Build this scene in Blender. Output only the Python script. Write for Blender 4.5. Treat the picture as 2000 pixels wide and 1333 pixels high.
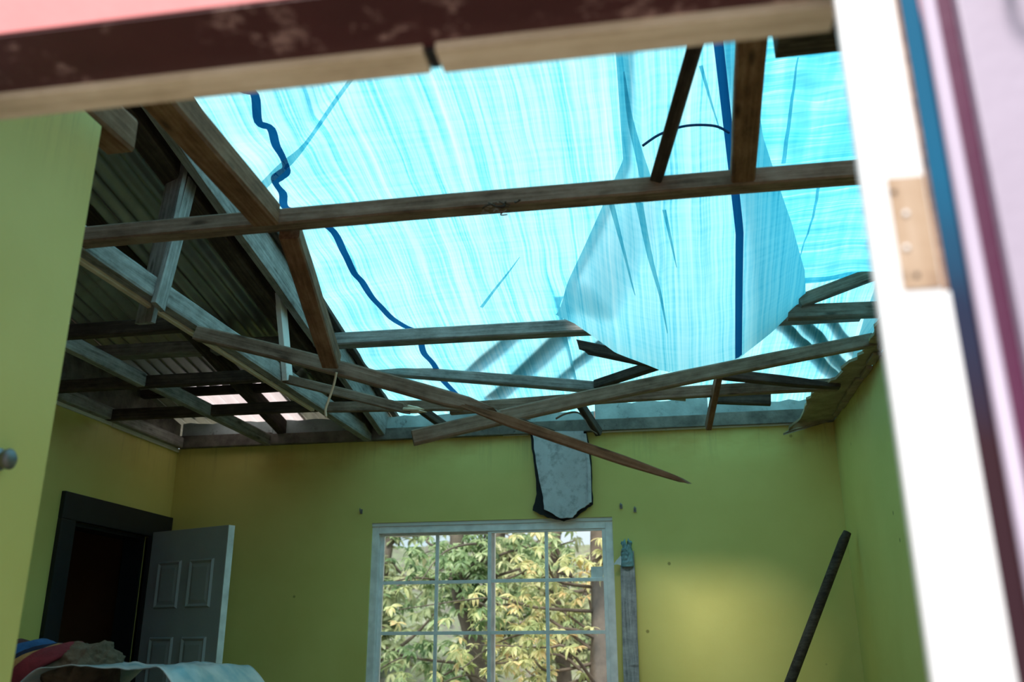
import bpy, math, random
from mathutils import Vector, Matrix, noise

for o in list(bpy.data.objects):
    bpy.data.objects.remove(o)
scene = bpy.context.scene
COL = scene.collection

# ------------------------------------------------------------------ camera
EYE = Vector((0.0, 0.0, 1.5))
YAW, PITCH, ROLL, FPX = math.radians(-9.73), math.radians(18.74), math.radians(-0.2), 1760.0
fwd = Vector((math.sin(YAW) * math.cos(PITCH), math.cos(YAW) * math.cos(PITCH), math.sin(PITCH)))
rt0 = Vector((math.cos(YAW), -math.sin(YAW), 0))
up0 = rt0.cross(fwd)
RT = math.cos(ROLL) * rt0 + math.sin(ROLL) * up0
UP = -math.sin(ROLL) * rt0 + math.cos(ROLL) * up0
cam = bpy.data.cameras.new('camera')
cam_o = bpy.data.objects.new('camera', cam)
COL.objects.link(cam_o)
m = Matrix((RT, UP, -fwd)).transposed().to_4x4()
m.translation = EYE
cam_o.matrix_world = m
cam.sensor_width = 36
cam.lens = FPX / 2000 * 36
cam.clip_start = 0.02
cam.dof.use_dof = True
cam.dof.focus_distance = 4.2
cam.dof.aperture_fstop = 2.6
scene.camera = cam_o

# ------------------------------------------------------------------ sky, sun, exposure
world = bpy.data.worlds.new('sky')
scene.world = world
world.use_nodes = True
bg = world.node_tree.nodes['Background']
bg.inputs[0].default_value = (0.76, 0.89, 1.0, 1)
bg.inputs[1].default_value = 0.75
sun = bpy.data.lights.new('sun', 'SUN')
sun.energy = 4.4
sun.angle = math.radians(22)
sun.color = (1.0, 0.955, 0.89)
sun_o = bpy.data.objects.new('sun', sun)
COL.objects.link(sun_o)
sun_o.rotation_euler = Vector((0.06, 0.59, -0.80)).to_track_quat('-Z', 'Y').to_euler()
vs = scene.view_settings
vs.view_transform = 'Standard'
vs.look = 'None'
vs.gamma = 1
vs.use_curve_mapping = False
vs.exposure = 0.72

# ------------------------------------------------------------------ helpers
rnd = random.Random(7)


def ray(u, v):
    return (u - 1000) / FPX * RT - (v - 666.5) / FPX * UP + fwd


def at_x(u, v, x):
    d = ray(u, v)
    return EYE + d * ((x - EYE.x) / d.x)


def at_y(u, v, y):
    d = ray(u, v)
    return EYE + d * ((y - EYE.y) / d.y)


def at_z(u, v, z):
    d = ray(u, v)
    return EYE + d * ((z - EYE.z) / d.z)


def roof(y):
    return 2.97 + 0.2 * (5.5 - y)


def mesh(name, verts, faces, smooth=False, uvs=None):
    me = bpy.data.meshes.new(name)
    me.from_pydata([tuple(v) for v in verts], [], faces)
    if smooth:
        for p in me.polygons:
            p.use_smooth = True
    if uvs:
        uv = me.uv_layers.new(name='uv')
        for l in me.loops:
            uv.data[l.index].uv = uvs[l.vertex_index]
    me.update()
    return me


def obj(name, me, mat=None, parent=None, label=None, cat=None, group=None, kind=None):
    o = bpy.data.objects.new(name, me)
    COL.objects.link(o)
    if me is not None and mat is not None and not me.materials:
        me.materials.append(mat)
    if parent is not None:
        o.parent = parent
        o.matrix_parent_inverse = parent.matrix_world.inverted() if parent.matrix_basis == parent.matrix_world else Matrix()
    if label:
        o['label'] = label
    if cat:
        o['category'] = cat
    if group:
        o['group'] = group
    if kind:
        o['kind'] = kind
    return o


def empty(name, loc, label=None, cat=None, group=None, kind=None):
    o = obj(name, None, label=label, cat=cat, group=group, kind=kind)
    o.location = loc
    o.empty_display_size = 0.05
    return o


def part(name, me, mat, parent, label=None, kind=None):
    """mesh given in world coordinates, moved into the parent's local space (parents are unrotated empties/meshes)"""
    off = Vector(parent.location)
    q = parent.parent
    while q is not None:
        off += Vector(q.location)
        q = q.parent
    me.transform(Matrix.Translation(-off))
    o = bpy.data.objects.new(name, me)
    COL.objects.link(o)
    if not me.materials:
        me.materials.append(mat)
    o.parent = parent
    if label:
        o['label'] = label
    if kind:
        o['kind'] = kind
    return o


def box_vf(a, b):
    x0, y0, z0 = a
    x1, y1, z1 = b
    v = [(x0, y0, z0), (x1, y0, z0), (x1, y1, z0), (x0, y1, z0), (x0, y0, z1), (x1, y0, z1), (x1, y1, z1), (x0, y1, z1)]
    f = [(0, 3, 2, 1), (4, 5, 6, 7), (0, 1, 5, 4), (1, 2, 6, 5), (2, 3, 7, 6), (3, 0, 4, 7)]
    return v, f


def boxes(name, bl, bevel=0.0):
    V, F = [], []
    for a, b in bl:
        v, f = box_vf(a, b)
        n = len(V)
        V += v
        F += [tuple(i + n for i in q) for q in f]
    me = mesh(name, V, F)
    if bevel:
        import bmesh
        bm = bmesh.new()
        bm.from_mesh(me)
        bmesh.ops.bevel(bm, geom=list(bm.edges), offset=bevel, segments=2, affect='EDGES', profile=0.6)
        bm.to_mesh(me)
        bm.free()
    return me


def slab(name, pts, thick, normal):
    """closed polygon of world points extruded by thick along normal"""
    n = Vector(normal).normalized() * thick
    k = len(pts)
    V = [Vector(p) for p in pts] + [Vector(p) + n for p in pts]
    F = [tuple(range(k)), tuple(reversed(range(k, 2 * k)))]
    F += [(i, i + k, (i + 1) % k + k, (i + 1) % k) for i in range(k)]
    me = mesh(name, V, F)
    import bmesh
    bm = bmesh.new()
    bm.from_mesh(me)
    bmesh.ops.recalc_face_normals(bm, faces=bm.faces)
    bm.to_mesh(me)
    bm.free()
    return me


def tube(name, pts, radii, seg=8, closed_ends=True, jitter=0.0):
    pts = [Vector(p) for p in pts]
    if not hasattr(radii, '__len__'):
        radii = [radii] * len(pts)
    V, F = [], []
    ref = None
    for i, p in enumerate(pts):
        d = (pts[min(i + 1, len(pts) - 1)] - pts[max(i - 1, 0)]).normalized()
        if ref is None:
            ref = d.orthogonal().normalized()
        s = (ref - d * ref.dot(d)).normalized()
        ref = s
        t = d.cross(s)
        for k in range(seg):
            a = 2 * math.pi * k / seg
            r = radii[i] * (1 + jitter * rnd.uniform(-1, 1))
            V.append(p + s * math.cos(a) * r + t * math.sin(a) * r)
    for i in range(len(pts) - 1):
        for k in range(seg):
            F.append((i * seg + k, i * seg + (k + 1) % seg, (i + 1) * seg + (k + 1) % seg, (i + 1) * seg + k))
    if closed_ends:
        F.append(tuple(reversed(range(seg))))
        F.append(tuple(range((len(pts) - 1) * seg, len(pts) * seg)))
    return mesh(name, V, F, smooth=True)


def smooth_path(ctrl, n):
    out = []
    k = len(ctrl)
    for i in range(k - 1):
        p0, p1, p2, p3 = ctrl[max(i - 1, 0)], ctrl[i], ctrl[i + 1], ctrl[min(i + 2, k - 1)]
        for s in range(n):
            t = s / n
            out.append(tuple(.5 * (2 * b_ + (c - a) * t + (2 * a - 5 * b_ + 4 * c - d) * t * t + (3 * b_ - a - 3 * c + d) * t ** 3)
                             for a, b_, c, d in zip(p0, p1, p2, p3)))
    out.append(tuple(ctrl[-1]))
    return out



# ------------------------------------------------------------------ materials
def new_mat(name):
    mt = bpy.data.materials.new(name)
    mt.use_nodes = True
    nt = mt.node_tree
    nt.nodes.clear()
    out = nt.nodes.new('ShaderNodeOutputMaterial')
    return mt, nt, out


def N(nt, t, **kw):
    n = nt.nodes.new(t)
    for k, v in kw.items():
        if hasattr(n, k):
            setattr(n, k, v)
        else:
            n.inputs[k].default_value = v
    return n


def ramp(nt, fac, stops):
    r = nt.nodes.new('ShaderNodeValToRGB')
    el = r.color_ramp.elements
    while len(el) > 1:
        el.remove(el[-1])
    el[0].position, el[0].color = stops[0][0], (*stops[0][1], 1)
    for p, c in stops[1:]:
        e = el.new(p)
        e.color = (*c, 1)
    nt.links.new(fac, r.inputs[0])
    return r.outputs[0]


def coords(nt, which='Object', scale=(1, 1, 1), rand=False):
    tc = nt.nodes.new('ShaderNodeTexCoord')
    mp = nt.nodes.new('ShaderNodeMapping')
    mp.inputs['Scale'].default_value = scale
    nt.links.new(tc.outputs[which], mp.inputs[0])
    if rand:
        oi = nt.nodes.new('ShaderNodeObjectInfo')
        mu = nt.nodes.new('ShaderNodeMath')
        mu.operation = 'MULTIPLY'
        mu.inputs[1].default_value = 37.0
        nt.links.new(oi.outputs['Random'], mu.inputs[0])
        cb = nt.nodes.new('ShaderNodeCombineXYZ')
        for i in range(3):
            nt.links.new(mu.outputs[0], cb.inputs[i])
        nt.links.new(cb.outputs[0], mp.inputs['Location'])
    return mp.outputs[0]


def wood(name, dark, mid, light, rough=0.85, bump=0.5, axis=0):
    mt, nt, out = new_mat(name)
    c = coords(nt, 'Object', (1.5, 38, 38) if axis == 0 else (38, 38, 1.5), True)
    n1 = N(nt, 'ShaderNodeTexNoise', Scale=2.2, Detail=8.0, Roughness=0.65)
    nt.links.new(c, n1.inputs['Vector'])
    c2 = coords(nt, 'Object', (5, 9, 9), True)
    n2 = N(nt, 'ShaderNodeTexNoise', Scale=1.3, Detail=5.0, Roughness=0.7)
    nt.links.new(c2, n2.inputs['Vector'])
    mx = N(nt, 'ShaderNodeMath', operation='ADD')
    ml = N(nt, 'ShaderNodeMath', operation='MULTIPLY')
    ml.inputs[1].default_value = 0.55
    nt.links.new(n2.outputs['Fac'], ml.inputs[0])
    m3 = N(nt, 'ShaderNodeMath', operation='MULTIPLY')
    m3.inputs[1].default_value = 0.5
    nt.links.new(n1.outputs['Fac'], m3.inputs[0])
    nt.links.new(ml.outputs[0], mx.inputs[0])
    nt.links.new(m3.outputs[0], mx.inputs[1])
    col = ramp(nt, mx.outputs[0], [(0.33, dark), (0.5, mid), (0.68, light)])
    # dark knots
    c4 = coords(nt, 'Object', (4, 14, 14), True)
    vo = N(nt, 'ShaderNodeTexVoronoi', Scale=1.0)
    nt.links.new(c4, vo.inputs['Vector'])
    kn = ramp(nt, vo.outputs['Distance'], [(0.06, (0.25, 0.22, 0.2)), (0.16, (1, 1, 1))])
    mul = N(nt, 'ShaderNodeMixRGB', blend_type='MULTIPLY')
    mul.inputs[0].default_value = 0.8
    nt.links.new(col, mul.inputs[1])
    nt.links.new(kn, mul.inputs[2])
    b = N(nt, 'ShaderNodeBsdfPrincipled', Roughness=rough)
    b.inputs['Specular IOR Level'].default_value = 0.25
    nt.links.new(mul.outputs[0], b.inputs['Base Color'])
    bp = N(nt, 'ShaderNodeBump', Strength=bump, Distance=0.004)
    nt.links.new(n1.outputs['Fac'], bp.inputs['Height'])
    nt.links.new(bp.outputs[0], b.inputs['Normal'])
    nt.links.new(b.outputs[0], out.inputs[0])
    return mt


def paint(name, base, var=0.12, rough=0.6, scale=3.0, stain=None, stain_amt=0.5, spots=True, bump=0.15, detail_scale=60, sr=(0.58, 0.72)):
    mt, nt, out = new_mat(name)
    c = coords(nt, 'Object')
    n1 = N(nt, 'ShaderNodeTexNoise', Scale=scale, Detail=6.0, Roughness=0.6)
    nt.links.new(c, n1.inputs['Vector'])
    lo = tuple(x * (1 - var) for x in base)
    hi = tuple(min(1, x * (1 + var)) for x in base)
    col = ramp(nt, n1.outputs['Fac'], [(0.3, lo), (0.7, hi)])
    if stain:
        n2 = N(nt, 'ShaderNodeTexNoise', Scale=scale * 2.3, Detail=9.0, Roughness=0.75)
        nt.links.new(c, n2.inputs['Vector'])
        f = ramp(nt, n2.outputs['Fac'], [(sr[0], (0, 0, 0)), (sr[1], (stain_amt,) * 3)])
        mx = N(nt, 'ShaderNodeMixRGB')
        nt.links.new(f, mx.inputs[0])
        nt.links.new(col, mx.inputs[1])
        mx.inputs[2].default_value = (*stain, 1)
        col = mx.outputs[0]
    b = N(nt, 'ShaderNodeBsdfPrincipled', Roughness=rough)
    b.inputs['Specular IOR Level'].default_value = 0.35
    nt.links.new(col, b.inputs['Base Color'])
    n3 = N(nt, 'ShaderNodeTexNoise', Scale=detail_scale, Detail=4.0)
    nt.links.new(c, n3.inputs['Vector'])
    bp = N(nt, 'ShaderNodeBump', Strength=bump, Distance=0.004)
    nt.links.new(n3.outputs['Fac'], bp.inputs['Height'])
    nt.links.new(bp.outputs[0], b.inputs['Normal'])
    nt.links.new(b.outputs[0], out.inputs[0])
    return mt


def yellow_wall(name):
    """yellow emulsion with small specks, faint drip marks and rusty water stains under the wall head"""
    mt, nt, out = new_mat(name)
    c = coords(nt, 'Object')
    n1 = N(nt, 'ShaderNodeTexNoise', Scale=1.6, Detail=6.0, Roughness=0.55)
    nt.links.new(c, n1.inputs['Vector'])
    col = ramp(nt, n1.outputs['Fac'], [(0.3, (0.62, 0.55, 0.15)), (0.7, (0.71, 0.64, 0.20))])
    # specks
    vo = N(nt, 'ShaderNodeTexVoronoi', Scale=4.5)
    nt.links.new(c, vo.inputs['Vector'])
    sp = ramp(nt, vo.outputs['Distance'], [(0.03, (0.25, 0.22, 0.12)), (0.055, (1, 1, 1))])
    mul = N(nt, 'ShaderNodeMixRGB', blend_type='MULTIPLY')
    mul.inputs[0].default_value = 0.7
    nt.links.new(col, mul.inputs[1])
    nt.links.new(sp, mul.inputs[2])
    # drips: noise stretched down the wall, only near the head of the wall
    c2 = coords(nt, 'Object', (14, 14, 0.9))
    n2 = N(nt, 'ShaderNodeTexNoise', Scale=1.5, Detail=6.0, Roughness=0.7)
    nt.links.new(c2, n2.inputs['Vector'])
    c3 = coords(nt, 'Object', (1.1, 1.1, 2.4))
    n3 = N(nt, 'ShaderNodeTexNoise', Scale=1.6, Detail=4.0, Roughness=0.6)
    nt.links.new(c3, n3.inputs['Vector'])
    tc = nt.nodes.new('ShaderNodeTexCoord')
    sx = nt.nodes.new('ShaderNodeSeparateXYZ')
    nt.links.new(tc.outputs['Object'], sx.inputs[0])
    head = N(nt, 'ShaderNodeMapRange')
    head.inputs['From Min'].default_value = 2.5
    head.inputs['From Max'].default_value = 2.77
    nt.links.new(sx.outputs['Z'], head.inputs['Value'])
    f1 = N(nt, 'ShaderNodeMath', operation='MULTIPLY')
    nt.links.new(head.outputs[0], f1.inputs[0])
    f2 = ramp(nt, n2.outputs['Fac'], [(0.52, (0, 0, 0)), (0.78, (0.45, 0.45, 0.45))])
    nt.links.new(f2, f1.inputs[1])
    mx = N(nt, 'ShaderNodeMixRGB')
    nt.links.new(f1.outputs[0], mx.inputs[0])
    nt.links.new(mul.outputs[0], mx.inputs[1])
    mx.inputs[2].default_value = (0.10, 0.10, 0.05, 1)
    f3 = N(nt, 'ShaderNodeMath', operation='MULTIPLY')
    nt.links.new(head.outputs[0], f3.inputs[0])
    f4 = ramp(nt, n3.outputs['Fac'], [(0.48, (0, 0, 0)), (0.7, (0.75, 0.75, 0.75))])
    nt.links.new(f4, f3.inputs[1])
    mx2 = N(nt, 'ShaderNodeMixRGB')
    nt.links.new(f3.outputs[0], mx2.inputs[0])
    nt.links.new(mx.outputs[0], mx2.inputs[1])
    mx2.inputs[2].default_value = (0.45, 0.22, 0.02, 1)
    b = N(nt, 'ShaderNodeBsdfPrincipled', Roughness=0.5)
    b.inputs['Specular IOR Level'].default_value = 0.4
    nt.links.new(mx2.outputs[0], b.inputs['Base Color'])
    n5 = N(nt, 'ShaderNodeTexNoise', Scale=45.0, Detail=4.0)
    nt.links.new(c, n5.inputs['Vector'])
    bp = N(nt, 'ShaderNodeBump', Strength=0.12, Distance=0.004)
    nt.links.new(n5.outputs['Fac'], bp.inputs['Height'])
    nt.links.new(bp.outputs[0], b.inputs['Normal'])
    nt.links.new(b.outputs[0], out.inputs[0])
    return mt


def tarp_mat(name, cross=False, seam=False, trans=0.62):
    """woven polythene tarpaulin; the weave's light and dark ribs follow the cloth's own uv"""
    mt, nt, out = new_mat(name)
    uvn = nt.nodes.new('ShaderNodeUVMap')

    def weave(scale, s, det, ro=0.6):
        mp = nt.nodes.new('ShaderNodeMapping')
        mp.inputs['Scale'].default_value = scale
        nt.links.new(uvn.outputs[0], mp.inputs[0])
        n = N(nt, 'ShaderNodeTexNoise', Scale=s, Detail=det, Roughness=ro, Distortion=0.15)
        nt.links.new(mp.outputs[0], n.inputs['Vector'])
        return n.outputs['Fac']
    if cross:
        a = weave((1.2, 50, 1), 1.0, 3.0)
        b_ = weave((9, 1.0, 1), 1.0, 4.0)
        w3 = weave((2.0, 18, 1), 1.0, 3.0)
    else:
        a = weave((85, 0.8, 1), 1.0, 3.0)
        b_ = weave((13, 0.5, 1), 1.0, 5.0)
        w3 = weave((3, 40, 1), 1.0, 3.0)
    s1 = N(nt, 'ShaderNodeMath', operation='MULTIPLY')
    s1.inputs[1].default_value = 0.45
    nt.links.new(a, s1.inputs[0])
    s2 = N(nt, 'ShaderNodeMath', operation='MULTIPLY_ADD')
    s2.inputs[1].default_value = 0.40
    nt.links.new(b_, s2.inputs[0])
    nt.links.new(s1.outputs[0], s2.inputs[2])
    s3 = N(nt, 'ShaderNodeMath', operation='MULTIPLY_ADD')
    s3.inputs[1].default_value = 0.13
    nt.links.new(w3, s3.inputs[0])
    nt.links.new(s2.outputs[0], s3.inputs[2])
    if seam:
        col = ramp(nt, s3.outputs[0], [(0.3, (0.004, 0.09, 0.24)), (0.7, (0.008, 0.14, 0.34))])
    elif cross:
        col = ramp(nt, s3.outputs[0], [(0.36, (0.05, 0.50, 0.70)), (0.48, (0.14, 0.66, 0.82)), (0.56, (0.30, 0.80, 0.91)), (0.64, (0.62, 0.93, 0.97))])
    else:
        col = ramp(nt, s3.outputs[0], [(0.34, (0.06, 0.48, 0.66)), (0.43, (0.20, 0.67, 0.80)), (0.50, (0.33, 0.76, 0.86)), (0.64, (0.52, 0.86, 0.91))])
    tr = N(nt, 'ShaderNodeBsdfTranslucent')
    df = N(nt, 'ShaderNodeBsdfPrincipled', Roughness=0.45)
    nt.links.new(col, tr.inputs['Color'])
    nt.links.new(col, df.inputs['Base Color'])
    mx = nt.nodes.new('ShaderNodeMixShader')
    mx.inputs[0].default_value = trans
    nt.links.new(df.outputs[0], mx.inputs[1])
    nt.links.new(tr.outputs[0], mx.inputs[2])
    nt.links.new(mx.outputs[0], out.inputs[0])
    return mt


def plain(name, base, rough=0.6, metallic=0.0, spec=0.4):
    mt, nt, out = new_mat(name)
    c = coords(nt, 'Object', (1, 1, 1), True)
    n1 = N(nt, 'ShaderNodeTexNoise', Scale=14.0, Detail=5.0)
    nt.links.new(c, n1.inputs['Vector'])
    col = ramp(nt, n1.outputs['Fac'], [(0.3, tuple(x * 0.82 for x in base)), (0.7, tuple(min(1, x * 1.12) for x in base))])
    b = N(nt, 'ShaderNodeBsdfPrincipled', Roughness=rough, Metallic=metallic)
    b.inputs['Specular IOR Level'].default_value = spec
    nt.links.new(col, b.inputs['Base Color'])
    nt.links.new(b.outputs[0], out.inputs[0])
    return mt


def leaf_mat(name, stops, ns=0.9):
    mt, nt, out = new_mat(name)
    g = nt.nodes.new('ShaderNodeNewGeometry')
    n1 = N(nt, 'ShaderNodeTexNoise', Scale=ns, Detail=5.0, Roughness=0.75)
    nt.links.new(g.outputs['Position'], n1.inputs['Vector'])
    col = ramp(nt, n1.outputs['Fac'], [(p, tuple(min(.9, q * 1.25) for q in c)) for p, c in stops])
    df = N(nt, 'ShaderNodeBsdfPrincipled', Roughness=0.45)
    tr = N(nt, 'ShaderNodeBsdfTranslucent')
    nt.links.new(col, df.inputs['Base Color'])
    nt.links.new(col, tr.inputs['Color'])
    mx = nt.nodes.new('ShaderNodeMixShader')
    mx.inputs[0].default_value = 0.45
    nt.links.new(df.outputs[0], mx.inputs[1])
    nt.links.new(tr.outputs[0], mx.inputs[2])
    nt.links.new(mx.outputs[0], out.inputs[0])
    return mt


M = {}
M['wall'] = yellow_wall('yellow_wall_paint')
M['joist'] = wood('weathered_joist_wood', (0.06, 0.038, 0.025), (0.20, 0.138, 0.098), (0.34, 0.26, 0.20))
M['brown'] = wood('brown_joist_wood', (0.05, 0.024, 0.012), (0.19, 0.095, 0.05), (0.31, 0.18, 0.11))
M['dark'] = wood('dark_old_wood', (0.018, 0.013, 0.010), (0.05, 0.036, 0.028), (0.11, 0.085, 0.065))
M['grey'] = wood('grey_weathered_wood', (0.07, 0.065, 0.06), (0.24, 0.235, 0.22), (0.42, 0.41, 0.39))
M['pale'] = wood('pale_new_wood', (0.40, 0.30, 0.20), (0.62, 0.50, 0.36), (0.78, 0.66, 0.52))
M['bare'] = wood('bare_mortise_wood', (0.24, 0.15, 0.10), (0.36, 0.25, 0.17), (0.44, 0.33, 0.25), axis=2)
M['white_wood'] = paint('white_painted_timber', (0.72, 0.72, 0.70), 0.08, 0.6, 6, (0.35, 0.30, 0.24), 0.5)
M['rotten'] = paint('rotten_plate_wood', (0.16, 0.15, 0.13), 0.5, 0.9, 9, (0.02, 0.02, 0.02), 0.9, bump=0.8, detail_scale=30)
M['platepaint'] = paint('faded_plate_paint', (0.34, 0.42, 0.42), 0.35, 0.8, 5, (0.06, 0.06, 0.05), 0.8, bump=0.5, detail_scale=30)
M['tarp'] = tarp_mat('blue_tarp')
M['tarp_cross'] = tarp_mat('blue_tarp_cross_weave', cross=True)
M['tarp_dull'] = tarp_mat('blue_tarp_shaded_flap', trans=0.12)  # the flap's shade is put into the cloth by passing less light
M['tarp_seam'] = tarp_mat('blue_tarp_seam', seam=True, trans=0.6)
M['metal'] = paint('galvanised_sheet', (0.42, 0.44, 0.42), 0.2, 0.38, 4, (0.20, 0.16, 0.12), 0.6, bump=0.05)
for n in M['metal'].node_tree.nodes:
    if n.type == 'BSDF_PRINCIPLED':
        n.inputs['Metallic'].default_value = 0.75
M['white'] = paint('white_gloss_paint', (0.62, 0.61, 0.62), 0.04, 0.4, 5)
M['frame_white'] = plain('white_aluminium', (0.90, 0.90, 0.90), 0.3)
M['door_white'] = paint('white_door_paint', (0.40, 0.44, 0.46), 0.05, 0.4, 5)
M['casing'] = plain('dark_door_casing', (0.012, 0.012, 0.016), 0.5)
M['pink'] = paint('pinkish_red_wall_paint', (0.62, 0.20, 0.20), 0.1, 0.6, 3)
M['maroon'] = paint('worn_maroon_paint', (0.06, 0.016, 0.018), 0.25, 0.55, 3.6, (0.50, 0.32, 0.30), 0.85, sr=(0.555, 0.66))
M['lavender'] = paint('lavender_door_paint', (0.33, 0.275, 0.35), 0.06, 0.45, 2)
M['magenta'] = paint('magenta_trim_paint', (0.075, 0.012, 0.042), 0.2, 0.4, 4)
mt, nt, out = new_mat('blue_paint_maroon_shade')
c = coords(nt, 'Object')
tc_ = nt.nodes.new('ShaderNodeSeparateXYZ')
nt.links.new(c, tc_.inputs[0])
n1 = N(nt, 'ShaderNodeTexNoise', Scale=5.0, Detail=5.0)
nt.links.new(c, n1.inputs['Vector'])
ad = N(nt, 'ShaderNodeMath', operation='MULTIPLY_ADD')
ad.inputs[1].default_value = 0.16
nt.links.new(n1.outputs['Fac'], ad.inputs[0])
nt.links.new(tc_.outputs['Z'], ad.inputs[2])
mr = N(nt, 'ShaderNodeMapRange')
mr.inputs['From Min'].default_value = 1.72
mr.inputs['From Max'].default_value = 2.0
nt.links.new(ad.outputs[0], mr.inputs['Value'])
col = ramp(nt, mr.outputs[0], [(0.1, (0.028, 0.009, 0.014)), (0.5, (0.012, 0.02, 0.05)), (0.95, (0.002, 0.085, 0.17))])  # maroon towards the foot stands for shade and reflection, put into the colour
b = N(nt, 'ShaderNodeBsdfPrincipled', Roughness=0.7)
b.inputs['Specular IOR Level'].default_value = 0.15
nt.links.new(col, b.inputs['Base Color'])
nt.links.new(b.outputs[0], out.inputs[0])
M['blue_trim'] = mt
M['floor'] = paint('bare_concrete_floor', (0.17, 0.14, 0.105), 0.2, 0.8, 2, (0.2, 0.17, 0.14), 0.6)
M['concrete'] = paint('outdoor_paving', (0.26, 0.23, 0.19), 0.2, 0.9, 1.5, (0.25, 0.22, 0.18), 0.6)
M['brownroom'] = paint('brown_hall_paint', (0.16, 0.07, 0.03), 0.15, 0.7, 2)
M['board'] = paint('grey_fibre_board', (0.55, 0.58, 0.61), 0.14, 0.85, 5, (0.22, 0.24, 0.26), 0.75, sr=(0.5, 0.66))
M['tarpaper'] = plain('black_tar_paper', (0.018, 0.020, 0.022), 0.9)
M['ragged'] = paint('mouldy_ceiling_board', (0.30, 0.24, 0.15), 0.4, 0.9, 8, (0.05, 0.04, 0.03), 0.9, bump=0.8, detail_scale=30)
M['steel'] = plain('dull_steel', (0.25, 0.25, 0.26), 0.5, 0.8)
M['black'] = plain('black_iron', (0.02, 0.02, 0.022), 0.6)
M['string'] = plain('pale_string', (0.70, 0.52, 0.36), 0.9)
M['sticker'] = plain('white_paper_sticker', (0.85, 0.85, 0.85), 0.7)
M['bark'] = paint('tree_bark', (0.13, 0.105, 0.085), 0.4, 0.95, 6, (0.30, 0.28, 0.24), 0.6, bump=0.9, detail_scale=18)

mt, nt, out = new_mat('window_glass')
fr = N(nt, 'ShaderNodeFresnel', IOR=1.45)
tp = N(nt, 'ShaderNodeBsdfTransparent')
tp.inputs[0].default_value = (0.88, 0.92, 0.90, 1)
gl = N(nt, 'ShaderNodeBsdfGlossy', Roughness=0.03)
mx = nt.nodes.new('ShaderNodeMixShader')
nt.links.new(fr.outputs[0], mx.inputs[0])
nt.links.new(tp.outputs[0], mx.inputs[1])
nt.links.new(gl.outputs[0], mx.inputs[2])
nt.links.new(mx.outputs[0], out.inputs[0])
M['glass'] = mt
mt2 = mt.copy()
mt2.name = 'clear_window_glass'
for n in mt2.node_tree.nodes:
    if n.type == 'BSDF_TRANSPARENT':
        n.inputs[0].default_value = (0.97, 0.97, 0.95, 1)
M['glass_clear'] = mt2

mt, nt, out = new_mat('clear_plastic_sheet')
c = coords(nt, 'Object', (3, 3, 3))
n1 = N(nt, 'ShaderNodeTexNoise', Scale=3.0, Detail=4.0)
nt.links.new(c, n1.inputs['Vector'])
col = ramp(nt, n1.outputs['Fac'], [(0.35, (0.25, 0.42, 0.48)), (0.65, (0.60, 0.62, 0.62))])
b = N(nt, 'ShaderNodeBsdfPrincipled', Roughness=0.25)
nt.links.new(col, b.inputs['Base Color'])
tp = N(nt, 'ShaderNodeBsdfTransparent')
mx = nt.nodes.new('ShaderNodeMixShader')
mx.inputs[0].default_value = 0.2
nt.links.new(b.outputs[0], mx.inputs[1])
nt.links.new(tp.outputs[0], mx.inputs[2])
nt.links.new(mx.outputs[0], out.inputs[0])
M['plastic'] = mt

mt, nt, out = new_mat('translucent_roof_sheet')  # added translucent material, gives the eave sheet its bright patch of daylight
tr = N(nt, 'ShaderNodeBsdfTranslucent')
tr.inputs[0].default_value = (0.96, 0.88, 0.87, 1)
df = N(nt, 'ShaderNodeBsdfDiffuse')
df.inputs[0].default_value = (0.7, 0.66, 0.64, 1)
mx = nt.nodes.new('ShaderNodeMixShader')
mx.inputs[0].default_value = 0.65
nt.links.new(df.outputs[0], mx.inputs[1])
nt.links.new(tr.outputs[0], mx.inputs[2])
nt.links.new(mx.outputs[0], out.inputs[0])
M['eave_glow'] = mt

# ------------------------------------------------------------------ the setting
XL, XR, YB, ZC = -3.22, 1.0, 5.5, 2.765
S = 'structure'
obj('floor', boxes('floor', [((-4.6, 0.76, -0.1), (1.2, 5.66, 0.0))]), M['floor'], kind=S, label='bare concrete floor of the room')
obj('ground', boxes('ground', [((-40, -12, -0.4), (40, 0.76, -0.12)), ((-40, 5.66, -0.4), (40, 60, -0.3)), ((-40, 0.76, -0.4), (-4.6, 5.66, -0.3)), ((1.2, 0.76, -0.4), (40, 5.66, -0.3))]),
    M['concrete'], kind=S, label='pale ground around the house')

# back wall with the window opening
WX0, WX1, WZ0, WZ1 = -1.84, -0.335, 0.93, 2.238
obj('wall_back', boxes('wall_back', [((XL - 0.15, YB, 0), (WX0, YB + .15, ZC)), ((WX1, YB, 0), (XR + .15, YB + .15, ZC)),
                                      ((WX0, YB, 0), (WX1, YB + .15, WZ0)), ((WX0, YB, WZ1), (WX1, YB + .15, ZC))]), M['wall'], kind=S,
    label='yellow back wall around the window')
# left wall with the door opening
DY0, DY1, DZ = 4.51, 5.27, 2.16
obj('wall_left', boxes('wall_left', [((XL - .15, 0.92, 0), (XL, DY0, ZC)), ((XL - .15, DY1, 0), (XL, YB, ZC)), ((XL - .15, DY0, DZ), (XL, DY1, ZC))]), M['wall'], kind=S,
    label='shaded yellow left wall with the doorway')
obj('wall_right', boxes('wall_right', [((XR, 0.92, 0), (XR + .15, YB, ZC))]), M['wall'], kind=S, label='yellow right wall in green shade')
obj('wall_partition', boxes('wall_partition', [((-1.492, 0.92, 0), (-1.372, 1.80, ZC))]), M['wall'], kind=S, label='near yellow partition wall on the left edge')
# gable wall closing the roof space on the left
obj('wall_gable', slab('wall_gable', [(XL, 0.92, ZC), (XL, 5.5, ZC), (XL, 5.5, 2.93), (XL, 0.92, 3.83)], 0.12, (-1, 0, 0)), M['rotten'], kind=S, label='dark gable end under the roof')
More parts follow.
